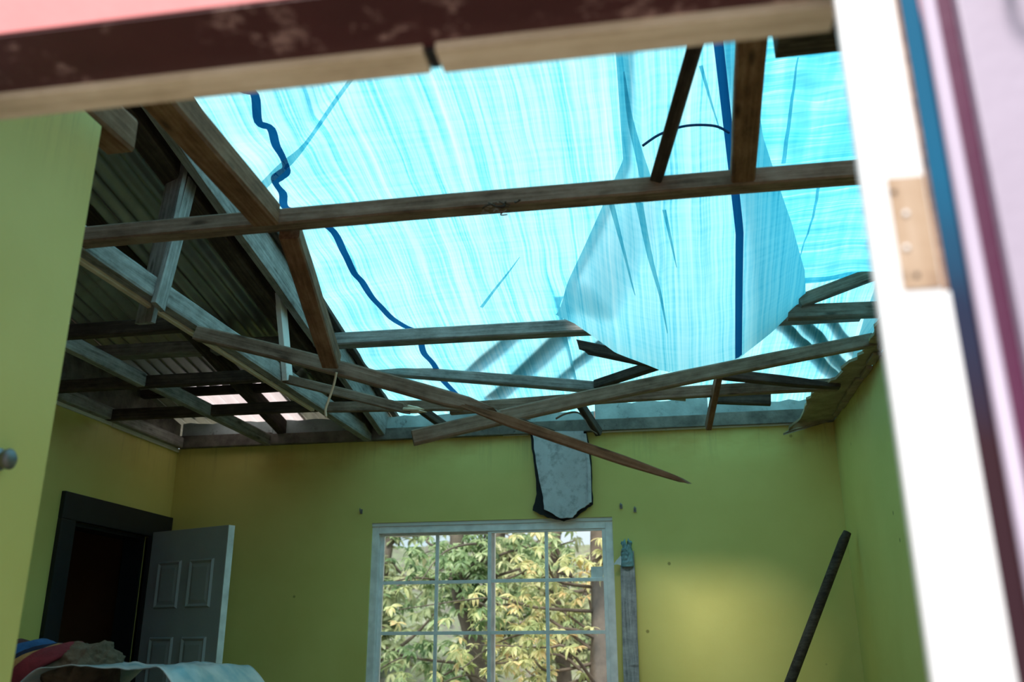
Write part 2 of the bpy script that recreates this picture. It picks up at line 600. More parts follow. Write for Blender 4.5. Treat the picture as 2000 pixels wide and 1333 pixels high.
# front wall around the doorway the camera looks through
HZ = 2.186
JX = 0.218
obj('wall_front', boxes('wall_front', [((-4.6, .775, 0), (-.88, .92, 3.8)), ((JX + .03, .842, 0), (3.0, .92, 3.8)), ((-1.0, .777, HZ + .004), (JX + .03, .92, 3.8))]), M['pink'], kind=S,
    label='pinkish red outer wall above the doorway')
# room beyond the dark door
obj('wall_hall', boxes('wall_hall', [((-4.6, 3.9, 0), (-4.5, 5.66, 2.6)), ((-4.5, 3.9, 0), (XL - .15, 4.0, 2.6)), ((-4.5, 5.56, 0), (XL - .15, 5.66, 2.6)), ((-4.6, 3.9, 2.6), (XL - .15, 5.66, 2.7))]),
    M['brownroom'], kind=S, label='dark brown room beyond the open door')

# door casing
dc = empty('door_1', (XL, (DY0 + DY1) / 2, 0), kind=S, label='dark door casing in the left wall')
part('casing_head', boxes('casing_head', [((XL - .02, 4.385, DZ), (XL + .025, 5.495, 2.305))], .004), M['casing'], dc)
part('casing_side', boxes('casing_side', [((XL - .02, 4.385, 0), (XL + .025, DY0, DZ))], .004), M['casing'], dc)
part('casing_side', boxes('casing_side', [((XL - .02, DY1, 0), (XL + .025, 5.40, DZ))], .004), M['casing'], dc)
part('door_stop', boxes('door_stop', [((XL - .15, DY0, 0), (XL - .02, DY0 + .02, DZ)), ((XL - .15, DY1 - .02, 0), (XL - .02, DY1, DZ)), ((XL - .15, DY0, DZ - .02), (XL - .02, DY1, DZ))]), M['casing'], dc)

# ---- foreground doorway frame
df_ = empty('trim_1', (JX, 0.9, 0), kind=S, label='blurred door frame in the foreground')
part('soffit', boxes('soffit', [((-.88, .779, HZ), (JX + .0, .90, HZ + .0035))]), M['maroon'], df_, 'worn maroon paint')
part('stop_strip', boxes('stop_strip', [((-1.0, .880, HZ - .010), (-.259, .925, HZ + .03))], .002), M['pale'], df_, 'bare pale wood')
part('stop_strip', boxes('stop_strip', [((-.243, .878, HZ - .012), (JX, .925, HZ + .03))], .002), M['pale'], df_, 'bare pale wood')
part('gap_nail', boxes('gap_nail', [((-.257, .886, HZ - .006), (-.246, .92, HZ + .03))]), M['black'], df_)
part('jamb', boxes('jamb', [((.197, .80, 0), (.2535, .814, HZ + .03))], .003), M['white'], df_, 'white painted jamb')
part('jamb_lining', boxes('jamb_lining', [((.219, .814, 0), (.2535, .905, HZ + .03))], .002), M['white'], df_)
part('jamb', boxes('jamb', [((-.905, .772, 0), (-.868, .915, HZ))], .003), M['white'], df_, 'white painted jamb')
# hinge mortise: bare wood let into the front of the jamb
part('hinge_mortise', boxes('hinge_mortise', [((.2195, .7985, 1.802), (.2515, .803, 1.914))]), M['bare'], df_, 'bare wood hinge mortise')
for xx, zz, rr in ((.2235, 1.899, .0022), (.231, 1.876, .0026), (.227, 1.842, .0026), (.2320, 1.815, .0022)):
    part('screw_hole', tube('screw_hole', [(xx, .797, zz), (xx, .802, zz)], rr, 8), M['dark'] if rr < .0025 else M['white'], df_)
part('jamb_edge', boxes('jamb_edge', [((.2535, .803, 1.80), (.2585, .87, HZ + .03))], .001), M['brown'], df_, 'chipped brown edge')
part('jamb_edge', boxes('jamb_edge', [((.2535, .803, 0), (.2595, .87, 1.80))], .001), M['white'], df_)
part('outer_casing', boxes('outer_casing', [((.2585, .812, 0), (.2790, .87, HZ + .06))], .001), M['blue_trim'], df_, 'blue casing with maroon shade painted into its lower part')

# ---- open lavender door leaf folded back beside the doorway
od = empty('open_door', (.75, .80, 0), label='lavender painted door folded back beside the white jamb, blurred at right edge', cat='door')
part('leaf', boxes('leaf', [((.3085, .794, .03), (1.25, .832, 2.16))], .002), M['lavender'], od)
part('edge_bead', tube('edge_bead', [(.2855, .806, .03), (.2855, .806, 2.16)], .0072, 10), M['lavender'], od)
part('groove_strip', boxes('groove_strip', [((.2925, .808, .03), (.309, .832, 2.16))], .001), M['magenta'], od, 'dark magenta groove strip')
hk = tube('latch_hook', smooth_path([(.355, .792, 2.125), (.354, .77, 2.122), (.353, .765, 2.105), (.358, .765, 2.09), (.372, .765, 2.082), (.39, .765, 2.085)], 4), .005, 8)
part('latch_hook', hk, M['black'], od, 'dark iron hook')

# ------------------------------------------------------------------ window
wn = empty('window_1', ((WX0 + WX1) / 2, 5.56, WZ0), kind=S, label='white sliding window with grid panes in the back wall')
fw = .045
F0, F1 = 5.513, 5.60
part('lintel_lining', boxes('lintel_lining', [((WX0, 5.506, WZ1 - .022), (WX1, F0 + .05, WZ1 - .0))], .002), M['white_wood'], wn)
part('frame', boxes('frame', [((WX0, F0, WZ0), (WX0 + fw, F1, WZ1 - .02)), ((WX1 - fw, F0, WZ0), (WX1, F1, WZ1 - .02)),
                              ((WX0 + fw, F0, WZ0), (WX1 - fw, F1, WZ0 + fw)), ((WX0 + fw, F0, WZ1 - .065), (WX1 - fw, F1, WZ1 - .02))], .003), M['frame_white'], wn)
rowz = [WZ0 + fw, 1.28, 1.578, 1.876, WZ1 - .065]
mid = -1.082


def sash(x0, x1, y, gm, name):
    s = empty(name, (0, 0, 0))
    s.parent = wn
    s.location = (0, 0, 0)
    z0, z1 = rowz[0], rowz[-1]
    e = .022
    part('stile', boxes('stile', [((x0, y, z0), (x0 + e, y + .03, z1))], .002), M['frame_white'], s)
    part('stile', boxes('stile', [((x1 - e, y, z0), (x1, y + .03, z1))], .002), M['frame_white'], s)
    part('rail', boxes('rail', [((x0 + e, y, z0), (x1 - e, y + .03, z0 + .03))], .002), M['frame_white'], s)
    part('rail', boxes('rail', [((x0 + e, y, z1 - .012), (x1 - e, y + .03, z1))], .002), M['frame_white'], s)
    xm = (x0 + x1) / 2
    part('muntin', boxes('muntin', [((xm - .010, y + .004, z0 + .03), (xm + .010, y + .022, z1 - .012))], .001), M['frame_white'], s)
    for z in rowz[1:-1]:
        part('muntin', boxes('muntin', [((x0 + e, y + .0035, z - .010), (x1 - e, y + .0225, z + .010))], .001), M['frame_white'], s)
    for i in range(4):
        for a, b_ in ((x0 + e, xm - .01), (xm + .01, x1 - e)):
            part('pane', boxes('pane', [((a, y + .011, max(rowz[i], z0)), (b_, y + .015, rowz[i + 1]))]), M[gm], s)
    return s


sash(WX0 + fw, mid + .018, 5.553, 'glass', 'sash')
sash(mid - .02, WX1 - fw, 5.520, 'glass_clear', 'sash')
part('sticker', boxes('sticker', [((-.475, 5.5285, 1.886), (-.404, 5.5305, 1.95))]), M['sticker'], wn, 'white paper sticker')

# ------------------------------------------------------------------ timber builder
PROF = [(-1, -.8), (-.85, -1), (.85, -1), (1, -.8), (1, .8), (.85, 1), (-.85, 1), (-1, .8)]


def beam(name, p0, p1, w, h, mat, label=None, cat='timber', group=None, ends=('flat', 'flat'), sag=0.0, twist=0.0,
         prof=None, parent=None, kind=None, rough=1.0, roll=0.0):
    """length along local x; w across, h up; p0, p1 = centre line"""
    p0, p1 = Vector(p0), Vector(p1)
    L = (p1 - p0).length
    d = (p1 - p0) / L
    side = Vector((0, 0, 1)).cross(d)
    if side.length < 1e-3:
        side = Vector((0, 1, 0))
    side.normalize()
    up = d.cross(side)
    if roll:
        q = Matrix.Rotation(roll, 3, d)
        side, up = q @ side, q @ up
    n = max(4, int(L / 0.09))
    V, F = [], []
    sd = rnd.uniform(0, 100)
    xs = [L * i / n for i in range(n + 1)]
    for i, x in enumerate(xs):
        t = x / L
        sw = sh = 1.0
        oz = 0.0
        if prof:
            for k in range(len(prof) - 1):
                a, b_ = prof[k], prof[k + 1]
                if a[0] <= t <= b_[0]:
                    f = (t - a[0]) / max(1e-6, b_[0] - a[0])
                    sw = a[1] + (b_[1] - a[1]) * f
                    sh = a[2] + (b_[2] - a[2]) * f
                    oz = a[3] + (b_[3] - a[3]) * f
        bend = -sag * 4 * t * (1 - t)
        wob = 0.003 * rough * noise.noise((x * 1.7 + sd, 3.1, sd))
        wob2 = 0.003 * rough * noise.noise((x * 1.7 + sd, 9.1, sd))
        tw = twist * (t - .5)
        for k, (a, b_) in enumerate(PROF):
            yy = a * w / 2 * sw * (1 + .03 * rough * noise.noise((x * 7 + sd, k * 3.3, 1)))
            zz = b_ * h / 2 * sh * (1 + .03 * rough * noise.noise((x * 7 + sd, k * 3.3, 5))) + oz
            yy, zz = yy * math.cos(tw) - zz * math.sin(tw), yy * math.sin(tw) + zz * math.cos(tw)
            xx = x
            if (i == 0 and ends[0] == 'broken'):
                xx += rnd.uniform(-.06, .05)
            if (i == n and ends[1] == 'broken'):
                xx += rnd.uniform(-.05, .06)
            V.append((xx, yy + wob, zz + wob2 + bend))
    for i in range(n):
        for k in range(8):
            F.append((i * 8 + k, i * 8 + (k + 1) % 8, (i + 1) * 8 + (k + 1) % 8, (i + 1) * 8 + k))
    for e, i in ((0, 0), (1, n)):
        br = ends[e] == 'broken'
        c = [sum(V[i * 8 + k][j] for k in range(8)) / 8 for j in range(3)]
        if br:
            c[0] += (-1 if e == 0 else 1) * rnd.uniform(.0, .05)
        V.append(tuple(c))
        ci = len(V) - 1
        for k in range(8):
            q = (i * 8 + (k + 1) % 8, i * 8 + k, ci)
            F.append(q if e == 0 else tuple(reversed(q)))
    me = mesh(name, V, F)
    mm = Matrix((d, side, up)).transposed().to_4x4()
    mm.translation = p0
    o = bpy.data.objects.new(name, me)
    COL.objects.link(o)
    me.materials.append(mat)
    if parent is not None:
        o.parent = parent
        o.matrix_basis = Matrix.Translation(-Vector(parent.location)) @ mm
        if label:
            o['label'] = label
        return o
    o.matrix_basis = mm
    if kind:
        o['kind'] = kind
    if label:
        o['label'] = label
    if cat and not kind:
        o['category'] = cat
    if group:
        o['group'] = group
    return o


W, J, B, D_, G = M['white_wood'], M['joist'], M['brown'], M['dark'], M['grey']
zb = ZC + .026
# -- ceiling frame
beam('ceiling_joist', (-1.93, 2.445, zb), (XR, 2.44, zb), .062, .055, J, 'long weathered joist spanning the whole room nearest the doorway', group='ceiling joists', sag=-.004)
beam('ceiling_joist', (-1.148, .93, zb + .012), (-1.205, 2.41, zb + .012), .088, .08, B, 'thick brown joist running from upper left to the long near joist', group='ceiling joists')
beam('ceiling_joist', (-1.15, 2.475, zb - .02), tuple(at_y(648, 706, 3.165)), .066, .07, B, 'fallen brown joist dropping from the long near joist to the cracked joist', group='ceiling joists', twist=.15)
# cracked joist with a long splinter
cj0, cj1 = at_y(386, 652, 3.24), at_y(960, 806, 3.24)
ck = empty('ceiling_joist', tuple(cj0), 'cracked joist slanting down rightwards, its thin splintered end hanging before the yellow wall', 'timber', 'ceiling joists')
beam('main_length', cj0, cj1, .05, .058, J, parent=ck, ends=('flat', 'broken'), sag=-.012, prof=[(0, 1, 1, 0), (.86, 1, 1, 0), (.93, 1, .8, .006), (1, .8, .55, .004)])
s0, s1 = at_y(905, 792, 3.225), at_y(1318, 934, 3.12)
beam('splinter', s0, s1, .034, .036, B, parent=ck, ends=('broken', 'broken'), prof=[(0, .5, .4, 0), (.2, 1, 1.1, 0), (.8, .95, .9, 0), (1, .7, .45, 0)], label='thin orange brown splinter')
for k in range(7):
    a = at_y(985 + 12 * k + rnd.uniform(-6, 6), 815 + 4 * k + rnd.uniform(-8, 6), 3.19)
    b_ = a + Vector((rnd.uniform(.03, .10), rnd.uniform(-.02, .02), rnd.uniform(-.035, .012)))
    part('sliver', tube('sliver', [a, a.lerp(b_, .6), b_], [.006, .004, .001], 5), M['dark'], ck)
# joist hanging from the right wall
beam('ceiling_joist', at_y(806, 856, 3.40), at_z(1703, 666, 2.79), .05, .058, J, 'fallen joist rising from its sawn free end to the right wall, under the tarp lobe', group='ceiling joists', sag=-.012)
# broken stub
sb = empty('ceiling_joist', (-1.89, 4.10, zb), 'short joist stub with a splintered pale end beside the cracked joist', 'timber', 'ceiling joists')
e1 = at_y(806, 802, 3.97)
beam('main_length', (-1.89, 4.10, zb), e1, .04, .045, J, parent=sb, ends=('flat', 'broken'))
for k in range(8):
    a = e1 + Vector((rnd.uniform(-.05, -.02), rnd.uniform(-.014, .014), rnd.uniform(-.004, .022)))
    b_ = a + Vector((rnd.uniform(.05, .095), rnd.uniform(-.006, .006), rnd.uniform(-.022, .0)))
    part('splinter', tube('splinter', [a, a.lerp(b_, .6), b_], [.010, .008, .001], 6), M['pale'], sb, 'pale splinters')
# joist along y at x=-1.89 with the pale ceiling batten
beam('ceiling_joist', (-1.895, 2.42, zb + .01), (-1.885, 5.48, zb + .01), .055, .085, G, 'long joist running back to the window wall, edge of the missing ceiling', group='ceiling joists', rough=2)
beam('ceiling_batten', (-1.932, 1.9, ZC - .006), (-1.922, 4.62, ZC - .012), .022, .016, M['pale'], 'thin pale batten nailed under the long joist at left', cat='batten', sag=.006)
beam('ceiling_joist', (-2.60, 2.0, zb), (-2.60, 4.02, zb), .045, .07, G, 'grey joist in shade near the partition wall, above the dark doorway', group='ceiling joists')
beam('ceiling_joist', (-2.57, 4.07, zb), (-2.57, 5.48, zb), .045, .07, G, 'grey joist in shade ending at the back wall, left of the pale batten', group='ceiling joists')
beam('ceiling_joist', (XL + .03, 2.0, zb + .005), (XL + .03, 5.46, zb + .005), .05, .07, G, 'grey joist lying along the top of the left wall', group='ceiling joists')
obj('trim_3', boxes('trim_3', [((XL, 2.0, ZC - .022), (XL + .014, 4.72, ZC - .002)), ((XL, 4.73, ZC - .026), (XL + .014, 5.49, ZC - .004))]), M['white_wood'], kind=S, label='thin white cornice strip on the left wall')
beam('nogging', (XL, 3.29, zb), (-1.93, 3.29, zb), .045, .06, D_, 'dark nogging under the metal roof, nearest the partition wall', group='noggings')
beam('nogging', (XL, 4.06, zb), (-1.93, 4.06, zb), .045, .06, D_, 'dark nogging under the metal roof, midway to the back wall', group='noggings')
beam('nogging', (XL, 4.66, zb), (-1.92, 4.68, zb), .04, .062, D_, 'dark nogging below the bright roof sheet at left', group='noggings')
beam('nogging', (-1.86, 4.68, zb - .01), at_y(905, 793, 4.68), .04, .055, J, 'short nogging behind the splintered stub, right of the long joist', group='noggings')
beam('fallen_joist', at_y(880, 800, 4.75), at_y(1635, 752, 4.75), .045, .06, J, 'rear joist crossing behind the fallen joist toward the right wall corner', group='rear timbers', sag=-.01)

# -- roof timbers
def rf(x, y, dz=0.0):
    return (x, y, roof(y) + dz)


beam('rafter', rf(-1.785, .95, -.115), rf(-1.785, 5.62, -.10), .045, .17, G, 'long rafter along the left edge of the blue tarp', group='rafters')
beam('edge_batten', rf(-1.735, .95, -.012), rf(-1.735, 5.62, -.012), .035, .03, D_, 'dark batten on the rafter at the tarp edge', cat='batten')
beam('rafter', rf(-1.90, .95, -.13), rf(-1.90, 5.62, -.12), .09, .14, D_, 'black timber added for the dark band beside the teal lit rafter', group='rafters')  # dark timber added to fill the black band beside the rafter
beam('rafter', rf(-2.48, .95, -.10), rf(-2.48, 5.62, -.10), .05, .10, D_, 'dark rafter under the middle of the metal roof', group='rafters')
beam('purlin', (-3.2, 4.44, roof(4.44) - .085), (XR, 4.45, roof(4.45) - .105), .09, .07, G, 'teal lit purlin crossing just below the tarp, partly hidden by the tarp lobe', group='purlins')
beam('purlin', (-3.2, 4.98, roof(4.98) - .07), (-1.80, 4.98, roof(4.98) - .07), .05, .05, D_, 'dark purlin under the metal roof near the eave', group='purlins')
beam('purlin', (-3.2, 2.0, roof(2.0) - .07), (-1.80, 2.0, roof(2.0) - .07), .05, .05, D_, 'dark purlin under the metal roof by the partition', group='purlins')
beam('sagging_purlin', at_y(700, 720, 5.02), at_y(1340, 772, 5.02), .07, .06, G, 'sagging purlin sloping down rightwards behind the crossed joists', group='rear timbers')
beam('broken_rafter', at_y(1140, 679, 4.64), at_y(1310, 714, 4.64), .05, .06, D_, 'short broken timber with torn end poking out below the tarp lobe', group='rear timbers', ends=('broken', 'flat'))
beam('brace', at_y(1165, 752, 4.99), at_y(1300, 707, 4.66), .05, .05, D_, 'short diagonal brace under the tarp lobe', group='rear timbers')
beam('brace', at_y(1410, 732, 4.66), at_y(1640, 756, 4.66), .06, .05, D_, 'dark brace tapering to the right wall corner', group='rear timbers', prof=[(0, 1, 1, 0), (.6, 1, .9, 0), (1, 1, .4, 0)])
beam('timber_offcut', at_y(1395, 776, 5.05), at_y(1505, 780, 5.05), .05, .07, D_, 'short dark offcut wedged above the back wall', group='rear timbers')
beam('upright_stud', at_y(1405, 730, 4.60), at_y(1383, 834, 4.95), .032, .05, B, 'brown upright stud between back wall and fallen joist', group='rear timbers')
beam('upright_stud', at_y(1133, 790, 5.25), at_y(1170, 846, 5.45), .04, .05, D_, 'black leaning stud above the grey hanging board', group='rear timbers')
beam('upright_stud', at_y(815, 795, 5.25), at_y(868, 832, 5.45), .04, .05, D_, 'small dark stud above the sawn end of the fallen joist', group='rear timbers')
beam('side_rafter', at_y(1560, 590, 4.33), at_y(1730, 526, 4.33), .05, .06, J, 'pale slanting timber at the tarp right edge', group='right side timbers')
beam('side_purlin', at_y(1538, 612, 4.37), at_y(1725, 605, 4.37), .06, .07, J, 'horizontal timber with black underside by the right wall', group='right side timbers')
beam('hanging_post', at_z(1470, 20, 2.83), at_z(1448, 357, 2.80), .068, .05, B, 'dark brown board rising from the near joist toward the doorway head', cat='timber', group='right side timbers')
beam('loose_rod', at_z(1376, 30, 2.92), at_z(1277, 364, 2.81), .036, .036, D_, 'thin teal grey batten leaning on the near joist', cat='batten', roll=.4)
beam('beam_end', at_z(1515, 66, 2.84), at_z(1760, 40, 2.84), .09, .08, D_, 'dark sawn beam end beside the white jamb top', cat='timber', group='right side timbers')
beam('wall_plate', (-1.415, .93, ZC + .052), (-1.41, 1.94, ZC + .052), .085, .10, B, 'rotten plate on top of the near partition wall', cat='timber', rough=3)
# hangers on the left
h0, h1 = at_x(352, 316, -1.87), at_x(283, 632, -1.95)
beam('hanger_strut', h0, h1, .022, .10, G, 'narrow hanger strut between rafter and long joist, left of its twin', group='hanger struts')
h0, h1 = at_x(372, 355, -1.86), at_x(308, 600, -1.86)
beam('hanger_strut', h0, h1, .022, .07, G, 'narrow hanger strut between rafter and long joist, right of its twin', group='hanger struts')
beam('hanger_strut', at_x(547, 572, -1.845), at_x(562, 742, -1.845), .03, .075, M['white_wood'], 'pale teal lit strut standing on the long joist below the rafter', group='hanger struts')

# eave boards along the back wall head
ev = empty('eave_board', (-1.0, 5.46, ZC), 'faded rotten eave boards along the top of the window wall', 'eave board')
xs = [XL + .02, -2.55, -1.86, -1.02, -.42, .28, .999]
for i in range(6):
    z1 = 2.925 + rnd.uniform(-.02, .02) - (.05 if i in (3,) else 0)
    a, b_ = xs[i] + .004, xs[i + 1] - .004
    k = 12
    pts = [(a, 5.485, ZC + .065)] + [(b_, 5.485, ZC + .065)] + [(b_ + (a - b_) * q / k, 5.485, z1 + rnd.uniform(-.008, .008)) for q in range(k + 1)]
    part('upper_board', slab('upper_board', pts, .02, (0, 1, 0)), M['platepaint'], ev)
    part('lower_board', boxes('lower_board', [((a - .005, 5.455 + .002 * (i % 2), ZC - .004), (b_ + (.005 if i < 5 else .003), 5.4995, ZC + .075 + rnd.uniform(-.008, .004)))], .004), M['rotten'], ev)
part('end_block', boxes('end_block', [((.985, 5.456, ZC + .001), (1.07, 5.56, ZC + .14))], .003), M['rotten'], ev)
obj('trim_2', boxes('trim_2', [((-.42, 5.478, ZC - .012), (.82, 5.499, ZC + .004)), ((-1.0, 5.485, ZC - .006), (-.84, 5.499, ZC + .004))]), M['white_wood'], kind=S, label='thin pale strip on top of the back wall')

# ------------------------------------------------------------------ corrugated roof
def corrugated(name, x0, x1, y0, y1, dz, mat, label, group):
    per, amp = .086, .02
    nx = int((x1 - x0) / per * 8)
    V, F, ny = [], [], 6
    for j in range(ny + 1):
        y = y0 + (y1 - y0) * j / ny
        for i in range(nx + 1):
            x = x0 + (x1 - x0) * i / nx
            V.append((x, y, roof(y) + dz + amp * math.sin(2 * math.pi * x / per)))
    for j in range(ny):
        for i in range(nx):
            a = j * (nx + 1) + i
            F.append((a, a + 1, a + nx + 2, a + nx + 1))
    me = mesh(name, V, F, smooth=True)
    o = obj(name, me, mat, label=label, cat='roof sheet', group=group)
    sm = o.modifiers.new('thickness', 'SOLIDIFY')
    sm.thickness = .0015
    return o


corrugated('corrugated_sheet', -2.62, -1.74, .9, 5.06, .012, M['metal'], 'long corrugated metal sheet beside the rafter, behind the hanger struts', 'roof sheets')
corrugated('corrugated_sheet', -3.5, -2.60, .9, 5.06, .024, M['metal'], 'dark corrugated metal sheet above the doorway corner', 'roof sheets')
corrugated('corrugated_sheet', -2.40, -1.73, 4.92, 5.95, .004, M['metal'], 'corrugated metal sheet at the eave under the rafter foot', 'roof sheets')
corrugated('translucent_sheet', -2.98, -2.37, 4.92, 5.95, .003, M['eave_glow'], 'corrugated eave sheet made translucent to glow pinkish white', 'roof sheets')
corrugated('corrugated_sheet', -3.7, -2.95, 4.92, 5.95, .004, M['metal'], 'corrugated metal sheet at the left end of the eave', 'roof sheets')

# ------------------------------------------------------------------ tarpaulins
def sstep(a, b, x):
    t = max(0, min(1, (x - a) / (b - a)))
    return t * t * (3 - 2 * t)


def billow(x, y, s=0):
    z = .018 * noise.noise((x * 1.6 + s, y * 1.1, s)) + .007 * noise.noise((x * 6 + s, y * 1.6, 2 + s))
    # diagonal crease rising to the upper right on the left sheet
    c = (x + 1.55) - (3.25 - y) * .75
    z += -.030 * math.exp(-(c / .045) ** 2) * sstep(3.45, 3.1, y) * sstep(2.1, 2.7, y)
    # wavy bulges between seam and rafter
    z += .012 * math.sin(y * 17 + x * 5) * sstep(-1.2, -1.5, x)
    return z


def lerp_table(tab, x):
    if x <= tab[0][0]:
        return tab[0][1]
    for (a, va), (b_, vb) in zip(tab, tab[1:]):
        if x <= b_:
            t = (x - a) / (b_ - a)
            t = t * t * (3 - 2 * t) if False else t
            return va + (vb - va) * t
    return tab[-1][1]


T2L = [(.9, -.02), (2.7, -.09), (3.3, -.10), (3.9, -.33), (4.4, -.53)]
HEM = [(.9, .14), (2.7, .263), (3.64, .372), (4.4, .385)]
T2R = [(.9, .30), (2.7, .36), (3.2, .45), (3.7, .60), (4.1, .70), (4.4, .74)]
SAG = [(-.55, .03), (-.42, .10), (-.22, .27), (0, .375), (.15, .40), (.38, .345), (.56, .21), (.725, .06), (1.0, .0)]


def sheet(name, y0, y1, left, right, zfun, nx, ny):
    V, F, UV = [], [], []
    for j in range(ny + 1):
        y = y0 + (y1 - y0) * j / ny
        a, b_ = left(y), right(y)
        for i in range(nx + 1):
            x = a + (b_ - a) * i / nx
            V.append((x, y, zfun(x, y)))
            wig = .02 * noise.noise((x * 1.2, y * 1.5, 4)) + .008 * noise.noise((x * 4, y * 5, 8)) + .05 * noise.noise((y * .6, x * .4, 12))
            UV.append((x + wig, y + wig * .6))
    for j in range(ny):
        for i in range(nx):
            q = j * (nx + 1) + i
            F.append((q, q + 1, q + nx + 2, q + nx + 1))
    return mesh(name, V, F, smooth=True, uvs=UV)


def z1f(x, y):
    return roof(y) + .012 + billow(x, y)


def band(name, pts, wid, zf, mat, parent, taper=None):
    """narrow sewn band lying just under the sheet, along points (x, y)"""
    V, F, UV = [], [], []
    for i, (x, y) in enumerate(pts):
        a, b_ = pts[max(0, i - 1)], pts[min(len(pts) - 1, i + 1)]
        d = Vector((b_[0] - a[0], b_[1] - a[1])).normalized()
        nrm = Vector((-d.y, d.x))
        if taper:
            wid = taper[0] + (taper[1] - taper[0]) * i / (len(pts) - 1)
        for s in (-1, 0, 1):
            q = (x + nrm.x * wid / 2 * s, y + nrm.y * wid / 2 * s)
            V.append((q[0], q[1], zf(*q) - .005))
            UV.append((q[0], q[1]))
    for i in range(len(pts) - 1):
        for s in (0, 1):
            F.append((i * 3 + s, i * 3 + s + 1, i * 3 + s + 4, i * 3 + s + 3))
    return part(name, mesh(name, V, F, smooth=True, uvs=UV), mat, parent)


T1R = [(a, b_ + (.06 if a < 3 else .03)) for a, b_ in T2L]
t1 = obj('blue_tarp', sheet('blue_tarp', .93, 5.75, lambda y: -1.765, lambda y: lerp_table(T1R, y), z1f, 60, 180), M['tarp'],
         label='left blue tarp sheet with wavy dark seam beside the rafter', cat='tarp', group='roof tarps')
ctrl = [(-1.57, .95), (-1.55, 2.3), (-1.545, 2.62)]
for u, v in ((455, 160), (472, 180), (497, 190), (505, 235), (530, 248), (540, 290), (560, 325), (548, 340), (537, 352), (553, 372), (557, 408)):
    d = ray(u, v)
    t = (2.97 + .2 * 5.5 - 1.5) / (d.z + .2 * d.y)
    p = EYE + d * t
    ctrl.append((p.x, p.y))
ctrl += [(-1.56, 3.52)]
for u, v in ((652, 452), (672, 500), (690, 532), (708, 550), (725, 585), (750, 606), (790, 640), (817, 655), (828, 690), (848, 715), (872, 752)):
    d = ray(u, v)
    t = (2.97 + .2 * 5.5 - 1.5) / (d.z + .2 * d.y)
    p = EYE + d * t
    ctrl.append((p.x, p.y))
ctrl += [(-1.2, 5.7)]
band('seam', smooth_path(ctrl, 5), .036, z1f, M['tarp_seam'], t1)


def z2f(x, y):
    d = lerp_table(SAG, x) * sstep(-.02, .24, x - lerp_table(T2L, y) + .25 * sstep(4.1, 4.37, y))
    t = max(0, (y - 2.75) / (4.36 - 2.75))
    fold = 0
    # sharp folds running down the cloth
    for x0, y0, sl, dep, wd, ya, yb in ((-.02, 2.7, .03, .05, .03, 1.2, 3.5), (.0, 3.5, .10, .035, .02, 3.45, 4.1), (-.10, 3.5, .12, .03, .018, 3.45, 4.0),
                                        (.12, 2.7, .12, .022, .025, 1.0, 3.3), (.2, 3.5, .05, .02, .03, 3.0, 4.3)):
        c = x - (x0 + (y - y0) * sl)
        fold += dep * math.exp(-(c / wd) ** 2) * sstep(ya, ya + .3, y) * sstep(yb, yb - .35, y)
    return roof(y) - .012 - d * t ** 1.6 + .5 * billow(x + 3, y, 5) - fold * .6


t2 = obj('blue_tarp', sheet('blue_tarp', .93, 4.37, lambda y: lerp_table(T2L, y), lambda y: lerp_table(T2R, y), z2f, 90, 150), M['tarp'],
         label='central blue tarp sheet sagging into a rounded lobe', cat='tarp', group='roof tarps')
band('hem', [(lerp_table(HEM, y), y) for y in [.95 + .05 * i for i in range(69)]], .034, lambda x, y: z2f(x, y) - .004, M['tarp_seam'], t2)


def z3f(x, y):
    return roof(y) + .03 + billow(x + 1.5, y + 1, 9) + .003 * math.sin(x * 31 + y * 19)


t3 = obj('blue_tarp', sheet('blue_tarp', 4.30, 5.75, lambda y: -.52, lambda y: 1.22, z3f, 70, 70), M['tarp'],
         label='lower blue tarp sheet above the crossed joists and back wall', cat='tarp', group='roof tarps')


def z4f(x, y):
    return roof(y) + .02 + 1.6 * billow(x, y * 1.5, 14) + .006 * math.sin(y * 42 + 6 * noise.noise((x * 3, y, 3)))


t4 = obj('blue_tarp', sheet('blue_tarp', .93, 4.36, lambda y: lerp_table(HEM, y) + .015, lambda y: 1.08, z4f, 50, 140), M['tarp_cross'],
         label='right blue tarp sheet with rippled cross weave behind the dark board', cat='tarp', group='roof tarps')
# side flap hanging from the right sheet to the wall head
V, F, UV = [], [], []
for j in range(41):
    y = 2.2 + 3.4 * j / 40
    for i in range(9):
        t = i / 8
        z = (roof(y) + .02) * (1 - t) + 2.70 * t
        V.append((1.08 - .04 * t + .03 * noise.noise((y * 3, t * 2, 6)), y, z))
        UV.append((z, y))
for j in range(40):
    for i in range(8):
        q = j * 9 + i
        F.append((q, q + 1, q + 10, q + 9))
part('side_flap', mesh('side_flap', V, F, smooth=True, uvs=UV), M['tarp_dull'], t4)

def on_roof(u, v):
    d = ray(u, v)
    p = EYE + d * ((2.97 + .2 * 5.5 - 1.5) / (d.z + .2 * d.y))
    return (p.x, p.y)


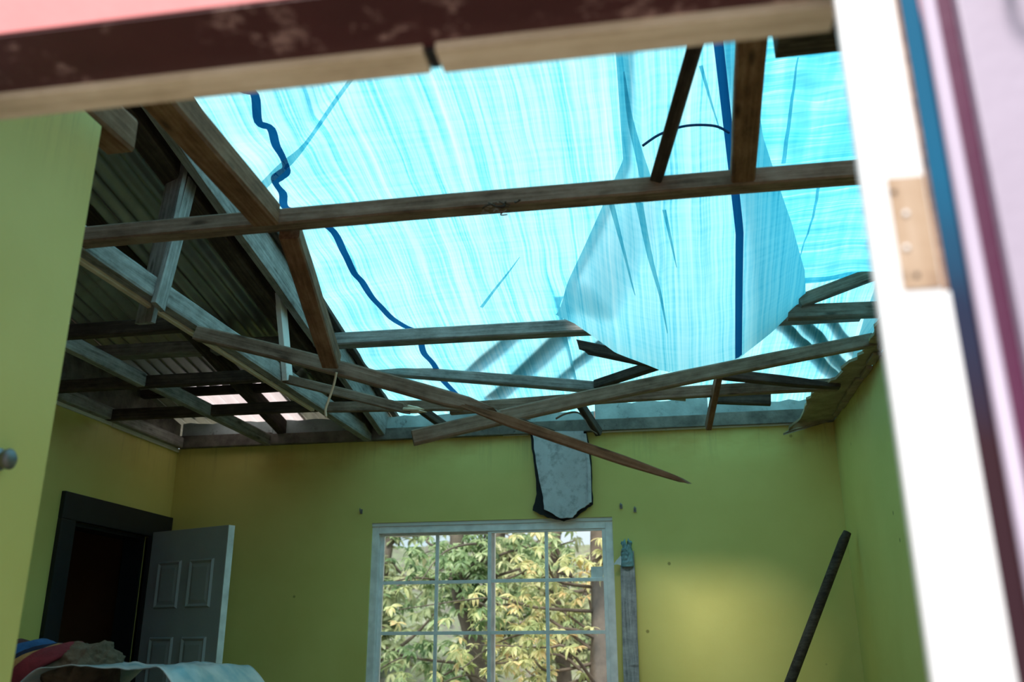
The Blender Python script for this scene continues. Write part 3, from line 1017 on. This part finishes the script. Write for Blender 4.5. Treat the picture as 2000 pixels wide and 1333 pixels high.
# folds where the cloth lies double
for zf, sh, ctrl, tp_ in ((z1f, t1, [(720, 118), (660, 195), (600, 272), (548, 330), (505, 372)], (.012, .035)),
                          (z1f, t1, [(1015, 505), (985, 545), (940, 605)], (.003, .018)),
                          (z2f, t2, [(1186, 366), (1206, 420), (1222, 455), (1236, 490)], (.03, .004)),
                          (z2f, t2, [(1246, 362), (1266, 430), (1284, 480), (1296, 530)], (.034, .004)),
                          (z2f, t2, [(1294, 358), (1308, 410), (1316, 440)], (.016, .003)),
                          (z2f, t2, [(1218, 130), (1230, 220), (1250, 290), (1266, 345)], (.004, .06)),
                          (z2f, t2, [(1368, 120), (1386, 180), (1404, 232)], (.014, .003)),
                          (z4f, t4, [(1560, 120), (1548, 200), (1530, 320)], (.004, .018)),
                          (z4f, t4, [(1600, 370), (1585, 450), (1555, 530)], (.014, .004))):
    pth = smooth_path([on_roof(*c) for c in ctrl], 5)
    band('fold', pth, .02, zf, M['tarp'], sh, taper=tp_)

# frayed rope ends / creases hanging at the long joist
cr = tube('tarp_cord', smooth_path([at_y(1255, 285, 3.0), at_y(1290, 262, 3.0), at_y(1340, 246, 3.0), at_y(1395, 246, 3.0), at_y(1425, 260, 3.0)], 6), .005, 6)
part('cord', cr, M['tarp_seam'], t2, 'thin blue cord')
fr_ = empty('frayed_rope', tuple(at_y(980, 402, 2.40)), 'frayed knot of fibres on the long near joist', 'rope')
for k in range(14):
    a = at_y(980 + rnd.uniform(-35, 30), 402 + rnd.uniform(-10, 10), 2.405)
    pts = [a]
    for q in range(3):
        a = a + Vector((rnd.uniform(-.025, .025), rnd.uniform(-.012, .004), rnd.uniform(-.014, .008)))
        pts.append(a)
    part('strand', tube('strand', smooth_path(pts, 3), .0022, 5), M['dark'] if k % 2 else M['joist'], fr_)

# boards weighing the tarp down on the outside, seen through it
for k, (a, b_, w, lab) in enumerate((((-1.15, 5.08), (-.72, 4.57), .055, 'leftmost'), ((-1.08, 5.46), (-.42, 4.55), .075, 'second from left'), ((-.68, 5.30), (-.22, 4.70), .05, 'third from left'),
                                     ((.60, 4.66), (1.08, 5.50), .05, 'third from right'), ((.72, 4.66), (1.12, 5.40), .05, 'second from right'), ((.86, 4.66), (1.14, 5.20), .04, 'rightmost'))):
    beam('tarp_batten', (a[0], a[1], roof(a[1]) + .062), (b_[0], b_[1], roof(b_[1]) + .062), w * 1.4, .025, M['grey'],
         'slanting batten lying on the lower tarp, seen through it, ' + lab, cat='batten', group='battens on the lower tarp')

# ------------------------------------------------------------------ torn boards on the walls
rg = empty('ceiling_remnant', (.95, 4.8, ZC), 'mouldy torn ceiling board left along the right wall with a pointed tip', 'ceiling board')
pts = []
ctrlr = [(1534, 850), (1552, 820), (1572, 795), (1585, 770), (1606, 755), (1632, 742), (1655, 712), (1688, 690), (1700, 662), (1712, 636)]
inner = []
for (u, v) in ctrlr:
    p = at_z(u, v, ZC + .004)
    inner.append(p)
inner[0] = at_y(1530, 851, 5.42)
inner[1] = at_y(1556, 826, 5.43)
fine = []
for a, b_ in zip(inner, inner[1:]):
    for s in range(4):
        q = a.lerp(b_, s / 4)
        if s:
            q = q + Vector((rnd.uniform(-.014, .014), rnd.uniform(-.02, .02), 0))
        fine.append(q)
fine.append(inner[-1])
outer = [Vector((XR - .002, 3.2, ZC + .002)), Vector((XR - .002, 5.47, ZC + .002)), Vector((.86, 5.475, ZC + .002))]
fine.append(Vector((.955, 3.2, ZC + .004)))
part('board', slab('board', fine + outer, .014, (0, 0, 1)), M['ragged'], rg)
for k in range(9):
    y = 3.5 + k * .21
    l = rnd.uniform(.12, .24)
    part('torn_edge', boxes('torn_edge', [((.962 + rnd.uniform(-.006, .01), y, ZC - .014 + rnd.uniform(-.004, .004)), (.998, y + l, ZC + .001))], .003), M['ragged'], rg)

hb = empty('hanging_board', tuple(at_y(1098, 850, 5.44)), 'torn grey board with black ragged border hanging above the window', 'board')
z3 = lambda x, y: (600 + x / 2.836, 560 + y / 2.836)


def ragged(poly, y, amp, lean=0.0):
    out = []
    for i in range(len(poly)):
        a, b_ = poly[i], poly[(i + 1) % len(poly)]
        for s in range(4):
            t = s / 4
            u, v = a[0] + (b_[0] - a[0]) * t, a[1] + (b_[1] - a[1]) * t
            p = at_y(*z3(u, v), y)
            if s:
                p = p + Vector((rnd.uniform(-amp, amp), 0, rnd.uniform(-amp, amp)))
            out.append(p)
    return out


face = [(1250, 800), (1530, 800), (1540, 900), (1555, 1010), (1562, 1205), (1505, 1238), (1470, 1280), (1400, 1283), (1312, 1235), (1303, 1150), (1282, 1050), (1256, 900)]
back = [(1238, 800), (1545, 800), (1572, 900), (1578, 1050), (1582, 1205), (1530, 1245), (1480, 1283), (1420, 1300), (1330, 1280), (1248, 1240), (1270, 1150), (1262, 1040), (1243, 900)]
part('tar_paper', slab('tar_paper', ragged(back, 5.47, .004), .02, (0, 1, 0)), M['tarpaper'], hb, 'black torn backing paper')
part('board_face', slab('board_face', ragged(face, 5.445, .003), .016, (0, 1, 0)), M['board'], hb)
es = [at_y(*z3(u, v), 5.435) for u, v in ((1528, 815), (1545, 815), (1570, 1000), (1575, 1195), (1556, 1200), (1553, 1000))]
part('edge_strip', slab('edge_strip', es, .008, (0, 1, 0)), M['board'], hb)

# ------------------------------------------------------------------ loose things
# weathered plank leaning beside the window
pk = empty('leaning_plank', (-.27, 5.44, 0), 'grey weathered plank standing against the wall right of the window', 'plank')
V, F = [], []
n = 40
for i in range(n + 1):
    t = i / n
    z = 2.03 * t
    xc = -.268 + .016 * t
    w = .043 * (1 - .12 * sstep(.93, 1, t))
    for (sx, sy) in ((-1, 0), (1, 0), (1, 1), (-1, 1)):
        V.append((xc + sx * w + .003 * noise.noise((z * 6, sx * 4, 2)), 5.34 + .135 * t - .024 + .024 * sy, z))
for i in range(n):
    for k in range(4):
        F.append((i * 4 + k, i * 4 + (k + 1) % 4, i * 4 + 4 + (k + 1) % 4, i * 4 + 4 + k))
F += [(3, 2, 1, 0), (n * 4, n * 4 + 1, n * 4 + 2, n * 4 + 3)]
part('plank', mesh('plank', V, F), wood('silvered_plank', (0.06, 0.065, 0.07), (0.22, 0.23, 0.24), (0.42, 0.43, 0.44), axis=2), pk)
# shredded bluish top
tl = plain('bluish_scrap', (0.18, 0.36, 0.40), 0.6)
V, F = [], []
for i in range(13):
    t = i / 12
    for k in range(9):
        s = k / 8
        V.append((-.288 + .072 * s + .012 * noise.noise((t * 7, s * 2, 1)) + .012 * t * (.5 - s), 5.440 - .012 * math.sin(s * math.pi) - .008 * math.sin(t * 40 + s * 3) - .004, 1.94 + .145 * t + .05 * noise.noise((s * 9, 0, 3)) * t + .05 * noise.noise((s * 8, 4, 3)) * (1 - t)))
for i in range(12):
    for k in range(8):
        q = i * 9 + k
        F.append((q, q + 1, q + 10, q + 9))
sc_ = part('torn_cap', mesh('torn_cap', V, F, smooth=True), tl, pk, 'crumpled bluish cap')
sc_.modifiers.new('thickness', 'SOLIDIFY').thickness = .004
fl = [at_y(u, v, 5.44) for u, v in ((1198, 1104), (1204, 1095), (1212, 1086), (1218, 1096), (1216, 1106), (1206, 1103))]
part('torn_flap', slab('torn_flap', fl, .003, (0, 1, 0)), plain('pale_scrap', (.6, .68, .7), .6), pk, 'pale torn flap')

pp = tube('leaning_pole', [(.955, 5.22, 2.085), (.93, 5.22, 2.04), (.58, 5.20, 1.33), (.2, 5.17, .60), (-.10, 5.15, .02)], [.021, .026, .027, .028, .028], 14)
obj('leaning_pole', pp, M['dark'], label='dark pole leaning into the right corner', cat='pole')

for (x, z, lab) in ((-1.913, 2.312, 'small hook screwed into the wall above the window left corner'), (-.279, 2.298, 'small hook in the wall right of the hanging board'), (-.197, 2.275, 'small bent nail in the wall, rightmost of three')):
    h = empty('wall_hook', (x, 5.5, z), lab, 'hook', 'wall hooks')
    part('plate', boxes('plate', [((x - .008, 5.494, z - .014), (x + .008, 5.499, z + .014))], .001), M['steel'], h)
    part('prong', tube('prong', smooth_path([(x, 5.496, z), (x, 5.475, z - .004), (x, 5.468, z + .006), (x, 5.470, z + .016)], 4), .0035, 6), M['steel'], h)

st = tube('hanging_string', smooth_path([at_y(657, 728, 3.2), at_y(652, 752, 3.2), at_y(642, 782, 3.2), at_y(636, 800, 3.2), at_y(637, 815, 3.2)], 5), .005, 6)
obj('hanging_string', st, M['string'], label='pale string dangling from the cracked joist', cat='string')
sp_ = smooth_path([at_y(1085, 818, 5.28), at_y(1105, 808, 5.28), at_y(1128, 806, 5.28), at_y(1142, 820, 5.28), at_y(1152, 838, 5.29), at_y(1166, 848, 5.31)], 6)
V, F = [], []
for p in sp_:
    for dy, dz in ((0, 0), (.03, 0), (.03, .005), (0, .005)):
        V.append((p[0], p[1] + dy, p[2] + dz))
k = len(sp_)
for i in range(k - 1):
    for q in range(4):
        F.append((i * 4 + q, i * 4 + (q + 1) % 4, i * 4 + 4 + (q + 1) % 4, i * 4 + 4 + q))
F += [(3, 2, 1, 0), ((k - 1) * 4, (k - 1) * 4 + 1, (k - 1) * 4 + 2, (k - 1) * 4 + 3)]
obj('bent_strap', mesh('bent_strap', V, F), M['joist'], label='bent tan strap curling above the grey hanging board', cat='strap')

kn = empty('round_wall_fitting', (-1.372, 1.645, 1.872), 'round grey fitting on the near yellow partition wall, cut by the left edge', 'wall fitting')
part('rose', tube('rose', [(-1.372, 1.645, 1.872), (-1.362, 1.645, 1.872)], [.026, .023], 20), M['steel'], kn)
part('knob', tube('knob', [(-1.362, 1.645, 1.872), (-1.35, 1.645, 1.872), (-1.34, 1.645, 1.872), (-1.333, 1.645, 1.872)], [.012, .02, .022, .014], 18), M['steel'], kn)

# ------------------------------------------------------------------ open interior door
hx, hy = -3.19, 5.262
ex, ey = -2.56, 5.01
dl = Vector((ex - hx, ey - hy, 0))
Ld = dl.length
dd = dl.normalized()
dn = Vector((-dd.y, dd.x, 0))          # towards the back wall
idr = empty('interior_door', (hx, hy, 0), 'white panelled door standing open at the dark doorway', 'door')
idr.rotation_euler = (0, 0, math.atan2(dd.y, dd.x))


def dpart(name, a, b_, mat, bev=.002, lab=None, parent=idr):
    o = bpy.data.objects.new(name, boxes(name, [(a, b_)], bev))
    o.data.materials.append(mat)
    COL.objects.link(o)
    o.parent = parent
    if lab:
        o['label'] = lab
    return o


dz1 = 2.185
th = .052
dpart('leaf', (0, .006, .02), (Ld, th, dz1), M['door_white'])
cols = ((.09, .30), (.375, .585))
rows = ((1.72, 2.0), (.98, 1.56), (.2, .85))
for c0, c1 in cols:
    for r0, r1 in rows:
        # moulding ring and raised field
        e = .022
        V, F = [], []
        ring = [(0, .006), (.010, -.006), (.024, .003), (.045, -.003)]
        for off, yv in ring:
            V += [(c0 + off, yv, r0 + off), (c1 - off, yv, r0 + off), (c1 - off, yv, r1 - off), (c0 + off, yv, r1 - off)]
        for q in range(3):
            for k in range(4):
                F.append((q * 4 + k, q * 4 + (k + 1) % 4, q * 4 + 4 + (k + 1) % 4, q * 4 + 4 + k))
        F.append((12, 13, 14, 15))
        o = bpy.data.objects.new('door_panel', mesh('door_panel', V, F))
        o.data.materials.append(M['door_white'])
        COL.objects.link(o)
        o.parent = idr
dpart('edge_strip', (Ld, .006, .02), (Ld + .004, th, dz1), M['frame_white'], .001, 'white door edge, its light painted in by a whiter tone')  # lit edge of the door: its brightness is put into a whiter material
o = bpy.data.objects.new('door_knob', tube('door_knob', [(Ld - .06, .006, 1.0), (Ld - .06, -.02, 1.0), (Ld - .06, -.04, 1.0), (Ld - .06, -.06, 1.0)], [.012, .012, .026, .018], 16))
o.data.materials.append(M['steel'])
COL.objects.link(o)
o.parent = idr

# ------------------------------------------------------------------ cabinet with cloths and plastic sheet
cb = empty('storage_cabinet', (-2.1, 3.1, 0), 'brown cabinet under the plastic sheet and cloth pile', 'cabinet')
part('body', boxes('body', [((-2.72, 2.78, .06), (-1.50, 3.42, 1.33))], .006), M['brown'], cb)
part('door', boxes('door', [((-2.70, 2.762, .09), (-2.115, 2.782, 1.30))], .004), M['brown'], cb)
part('door', boxes('door', [((-2.105, 2.762, .09), (-1.52, 2.782, 1.30))], .004), M['brown'], cb)
part('plinth', boxes('plinth', [((-2.70, 2.80, 0), (-1.52, 3.40, .062))]), M['dark'], cb)
# clear plastic sheet draped on top
V, F = [], []
nx, ny = 60, 40


def plz(x, y):
    edge = sstep(-1.46, -1.60, x) * sstep(-2.14, -1.98, x)
    return 1.335 + .108 * edge + .02 * noise.noise((x * 5, y * 4, 3)) * edge + .012 * abs(noise.noise((x * 14 + y * 9, y * 3, 7))) * edge


for j in range(ny + 1):
    y = 2.74 + .64 * j / ny
    for i in range(nx + 1):
        x = -2.14 + .70 * i / nx
        z = plz(x, y)
        if x > -1.50:
            z = 1.335 - (x + 1.50) * 3.0 + .01 * noise.noise((x * 9, y * 8, 1))
            x = -1.50 + .012 + (x + 1.50) * .25
        V.append((x, y, z))
for j in range(ny):
    for i in range(nx):
        q = j * (nx + 1) + i
        F.append((q, q + 1, q + nx + 2, q + nx + 1))
o = obj('plastic_sheet', mesh('plastic_sheet', V, F, smooth=True), M['plastic'], label='crumpled clear plastic sheet over the cabinet, in front of the open door', cat='plastic sheet')
o.modifiers.new('thickness', 'SOLIDIFY').thickness = .003


def cloth(name, x0, wid, top, lean, mat, label, yc=2.98, seed=0, droop=.17):
    """folded garment hung over the pile: an arched band of cloth with its own thickness"""
    V, F = [], []
    na, nw = 22, 8
    for i in range(na + 1):
        t = i / na
        a = math.pi * t
        for k in range(nw + 1):
            s = k / nw
            y = yc - .17 * math.cos(a) + .02 * noise.noise((t * 3, s * 3, seed))
            z = 1.335 + (top - 1.335) * math.sin(a) ** .6 + .012 * noise.noise((t * 5, s * 4, seed + 3)) - .03 * (s - .5) ** 2 * 4 * math.sin(a)
            x = x0 + wid * (s - .5) + lean * math.sin(a) + .012 * noise.noise((t * 4, s * 2, seed + 8))
            V.append((x, y, max(z, 1.338)))
    for i in range(na):
        for k in range(nw):
            q = i * (nw + 1) + k
            F.append((q, q + 1, q + nw + 2, q + nw + 1))
    o = obj(name, mesh(name, V, F, smooth=True), mat, label=label, cat='cloth', group='cloths piled on the cabinet')
    sm = o.modifiers.new('thickness', 'SOLIDIFY')
    sm.thickness = .012
    return o


def fabric(name, c):
    return paint(name, tuple(q * .6 for q in c), .3, .95, 18, bump=.6, detail_scale=120)


cloth('folded_cloth', -2.45, .13, 1.535, .10, fabric('green_cloth', (.05, .08, .07)), 'dark green cloth at the left end of the pile', seed=1)
cloth('folded_cloth', -2.385, .10, 1.525, .13, fabric('maroon_cloth', (.10, .04, .035)), 'brown cloth left of the blue one', seed=2)
cloth('folded_cloth', -2.31, .12, 1.530, .14, fabric('blue_cloth', (.03, .12, .30)), 'blue cloth in the pile', seed=3)
cloth('folded_cloth', -2.235, .09, 1.515, .13, fabric('navy_cloth', (.015, .02, .05)), 'near black cloth right of the blue one', seed=4, yc=2.95)
cloth('folded_cloth', -2.18, .08, 1.510, .12, fabric('mustard_cloth', (.45, .24, .08)), 'mustard cloth next to the red one', seed=5, yc=2.92)
cloth('folded_cloth', -2.12, .09, 1.520, .10, fabric('red_cloth', (.26, .03, .04)), 'dark red cloth in the pile', seed=6, yc=2.93)
# crumpled tan sack
import bmesh
bm = bmesh.new()
bmesh.ops.create_icosphere(bm, subdivisions=5, radius=1)
for v in bm.verts:
    p = v.co.copy()
    r = 1 + .22 * noise.noise(p * 1.7) + .14 * abs(noise.noise(p * 4.5)) + .06 * noise.noise(p * 9)
    v.co = Vector((-1.985 + p.x * .105 * r, 2.96 + p.y * .15 * r, max(1.338, 1.415 + p.z * .095 * r + (.03 if p.x > .5 else 0) * p.x)))
me = bpy.data.meshes.new('crumpled_sack')
bm.to_mesh(me)
bm.free()
for p in me.polygons:
    p.use_smooth = True
obj('crumpled_sack', me, fabric('tan_sacking', (.17, .12, .075)), label='crumpled tan sack at the right end of the cloth pile', cat='sack')

# ------------------------------------------------------------------ outside: hillside, trees
mt, nt, out = new_mat('leafy_hillside')
g = nt.nodes.new('ShaderNodeNewGeometry')
n1 = N(nt, 'ShaderNodeTexNoise', Scale=2.6, Detail=10.0, Roughness=0.8)
nt.links.new(g.outputs['Position'], n1.inputs['Vector'])
col = ramp(nt, n1.outputs['Fac'], [(0.34, (0.04, 0.045, 0.035)), (0.45, (0.19, 0.17, 0.14)), (0.53, (0.16, 0.20, 0.10)), (0.60, (0.30, 0.28, 0.22)), (0.70, (0.50, 0.48, 0.40))])
b = N(nt, 'ShaderNodeBsdfPrincipled', Roughness=0.9)
nt.links.new(col, b.inputs['Base Color'])
nt.links.new(b.outputs[0], out.inputs[0])
M['hill'] = mt
V, F = [], []
nx, ny = 90, 50
for j in range(ny + 1):
    y = 11.8 + 34 * j / ny
    for i in range(nx + 1):
        x = -34 + 60 * i / nx
        z = -.35 + 5.6 * sstep(11.5, 37, y) + (.5 * noise.noise((x * .5, y * .5, 2)) + .35 * noise.noise((x * 1.7, y * 1.7, 5))) * sstep(11.8, 15, y)
        V.append((x, y, z))
for j in range(ny):
    for i in range(nx):
        q = j * (nx + 1) + i
        F.append((q, q + 1, q + nx + 2, q + nx + 1))
obj('hillside', mesh('hillside', V, F, smooth=True), M['hill'], kind=S, label='scrubby hillside behind the trees')

LM = {'y': leaf_mat('yellow_green_leaf', [(.30, (.12, .17, .07)), (.43, (.30, .35, .15)), (.53, (.58, .57, .30)), (.62, (.60, .40, .20)), (.7, (.7, .66, .45))], 2.2),
      'g': leaf_mat('green_leaf', [(.30, (.04, .08, .04)), (.46, (.13, .21, .09)), (.56, (.32, .40, .20)), (.68, (.60, .60, .38))], 2.2),
      'o': leaf_mat('olive_leaf', [(.30, (.12, .14, .08)), (.5, (.30, .34, .18)), (.7, (.55, .50, .30))])}


def leaf_geo(L, wd, droop):
    V, F = [], []
    for i, (t, w) in enumerate(((0, .12), (.3, .8), (.62, 1.0), (.86, .62), (1.0, .04))):
        x = L * t
        z = -droop * L * t * t
        V += [(x, -wd / 2 * w, z + .012 * w), (x, 0, z), (x, wd / 2 * w, z + .012 * w)]
    for i in range(4):
        for k in range(2):
            F.append((i * 3 + k, i * 3 + k + 1, i * 3 + k + 4, i * 3 + k + 3))
    return V, F


LEAVES = [leaf_geo(.15, .058, d) for d in (.25, .5, .85)]
LEAFME = {}


def leaf_mesh(i, key):
    if (i, key) not in LEAFME:
        me = mesh('leaf', *LEAVES[i], smooth=True)
        me.materials.append(LM[key])
        LEAFME[(i, key)] = me
    return LEAFME[(i, key)]


def tree(name, base, trunk_pts, trunk_r, branches, key, label, n_single, per=8, size=1.0, seed=0, group='trees behind the window'):
    """branches: list of control polylines; leaf rosettes sit along the outer part of each branch"""
    r = random.Random(seed)
    root = empty(name, base, label, 'tree', group)
    part('trunk', tube('trunk', smooth_path(trunk_pts, 5), [trunk_r[0] + (trunk_r[1] - trunk_r[0]) * i / (5 * (len(trunk_pts) - 1)) for i in range(5 * (len(trunk_pts) - 1) + 1)], 12, jitter=.06), M['bark'], root)
    mats = []
    for bpts, r0, nros in branches:
        pth = smooth_path(bpts, 5)
        k = len(pth)
        part('branch', tube('branch', pth, [r0 * (1 - .8 * i / (k - 1)) for i in range(k)], 7), M['bark'], root)
        for q in range(nros):
            t = .35 + .65 * (q + r.random()) / nros
            p = Vector(pth[min(k - 1, int(t * (k - 1)))])
            tip = p + Vector((r.uniform(-.28, .28), r.uniform(-.28, .28), r.uniform(-.2, .22))) * max(size, .95)
            m_ = per + r.randint(-2, 2)
            a0 = r.uniform(0, 6.28)
            tilt = Vector((r.uniform(-.5, .5), r.uniform(-.6, .3), 1)).normalized()
            qz = Vector((0, 0, 1)).rotation_difference(tilt).to_matrix().to_4x4()
            for s in range(m_):
                a = a0 + 6.283 * s / m_ + r.uniform(-.2, .2)
                sc = size * r.uniform(.7, 1.15)
                mats.append((tip, Matrix.Translation(tip) @ qz @ Matrix.Rotation(a, 4, 'Z') @ Matrix.Rotation(r.uniform(-.3, .45), 4, 'Y') @ Matrix.Rotation(r.uniform(-.5, .5), 4, 'X') @ Matrix.Scale(sc, 4), r.randint(0, 2)))
    # leaves seen through the window come first
    def key_(mm):
        p = mm[0]
        u = p.x / p.y
        w = (p.z - 1.5) / p.y
        inside = -.34 < u < -.055 and -.05 < w < .135
        return (not inside, p.y)
    mats.sort(key=key_)
    off = Vector(base)
    for tip, mm, i in mats[:n_single]:
        o = bpy.data.objects.new('leaf', leaf_mesh(i, key))
        COL.objects.link(o)
        o.parent = root
        o.matrix_basis = Matrix.Translation(-off) @ mm
    if mats[n_single:]:
        V, F = [], []
        for tip, mm, i in mats[n_single:]:
            lv, lf = LEAVES[i]
            n = len(V)
            V += [mm @ Vector(v) for v in lv]
            F += [tuple(a + n for a in f) for f in lf]
        part('foliage', mesh('foliage', V, F, smooth=True), LM[key], root, kind='stuff')
    return root


def rb(start, end, r0, nros, r, wob=.25):
    a, b_ = Vector(start), Vector(end)
    pts = [a]
    for t in (.33, .66):
        pts.append(a.lerp(b_, t) + Vector((r.uniform(-wob, wob), r.uniform(-wob, wob), r.uniform(-.1, wob))))
    pts.append(b_)
    return (pts, r0, nros)


r = random.Random(11)
# tree with the thick trunk at the window's right edge
br = []
for k in range(15):
    z0 = r.uniform(.9, 3.0)
    br.append(rb((-.78, 9.6, z0), (-.78 + r.uniform(-2.0, 1.2), 9.6 + r.uniform(-1.3, .6), z0 + r.uniform(-.35, .6)), .02, 18, r))
tree('yellowing_tree', (-.78, 9.6, -.3), [(-.78, 9.6, -.35), (-.76, 9.6, .6), (-.72, 9.62, 1.6), (-.70, 9.6, 2.8), (-.6, 9.6, 4.6)], (.17, .09), br, 'y',
     'yellowing broad leaved tree with thick dark trunk behind the right panes', 300, seed=21, size=.66)
br = []
for k in range(17):
    z0 = r.uniform(.8, 2.6)
    br.append(rb((-2.2, 10.6, z0), (-2.2 + r.uniform(-1.7, 1.5), 10.2 + r.uniform(-1.5, 1.0), z0 + r.uniform(-.5, .7)), .02, 18, r))
tree('green_tree', (-2.2, 10.6, -.3), [(-2.12, 10.6, -.35), (-2.15, 10.6, .7), (-2.25, 10.6, 1.5), (-2.5, 10.65, 2.4), (-2.4, 10.7, 4.2)], (.15, .07), br, 'g',
     'green broad leaved tree with forked trunk behind the left panes', 300, seed=22, size=.7)
# bare curved branch in front
# further trees
far = [(-4.9, 14.5, 'o', 'olive tree far behind the left panes'), (-3.3, 16.5, 'g', 'dense green tree far behind the window middle'), (-1.7, 15.0, 'o', 'sparse olive tree far behind the right panes'),
       (-6.6, 19, 'g', 'green tree at far left behind the window'), (-2.6, 21, 'o', 'pale olive tree on the hillside'), (.6, 17, 'g', 'green tree on the hillside right of the window'), (-8.0, 15, 'o', 'olive tree hidden mostly left of the window')]
for k, (x, y, key, lab) in enumerate(far):
    br = []
    for q in range(16):
        z0 = r.uniform(.3, 3.0)
        br.append(rb((x, y, z0), (x + r.uniform(-1.8, 1.8), y + r.uniform(-1.2, 1.2), z0 + r.uniform(-.2, 1.1)), .04, 14, r, .35))
    tree('distant_tree', (x, y, -.3), [(x, y, -.35), (x + r.uniform(-.2, .2), y, 1.2), (x + r.uniform(-.4, .4), y, 3.0), (x + r.uniform(-.5, .5), y, 5)], (.15, .06), br, key, lab, 0, seed=40 + k, size=1.25, per=7)
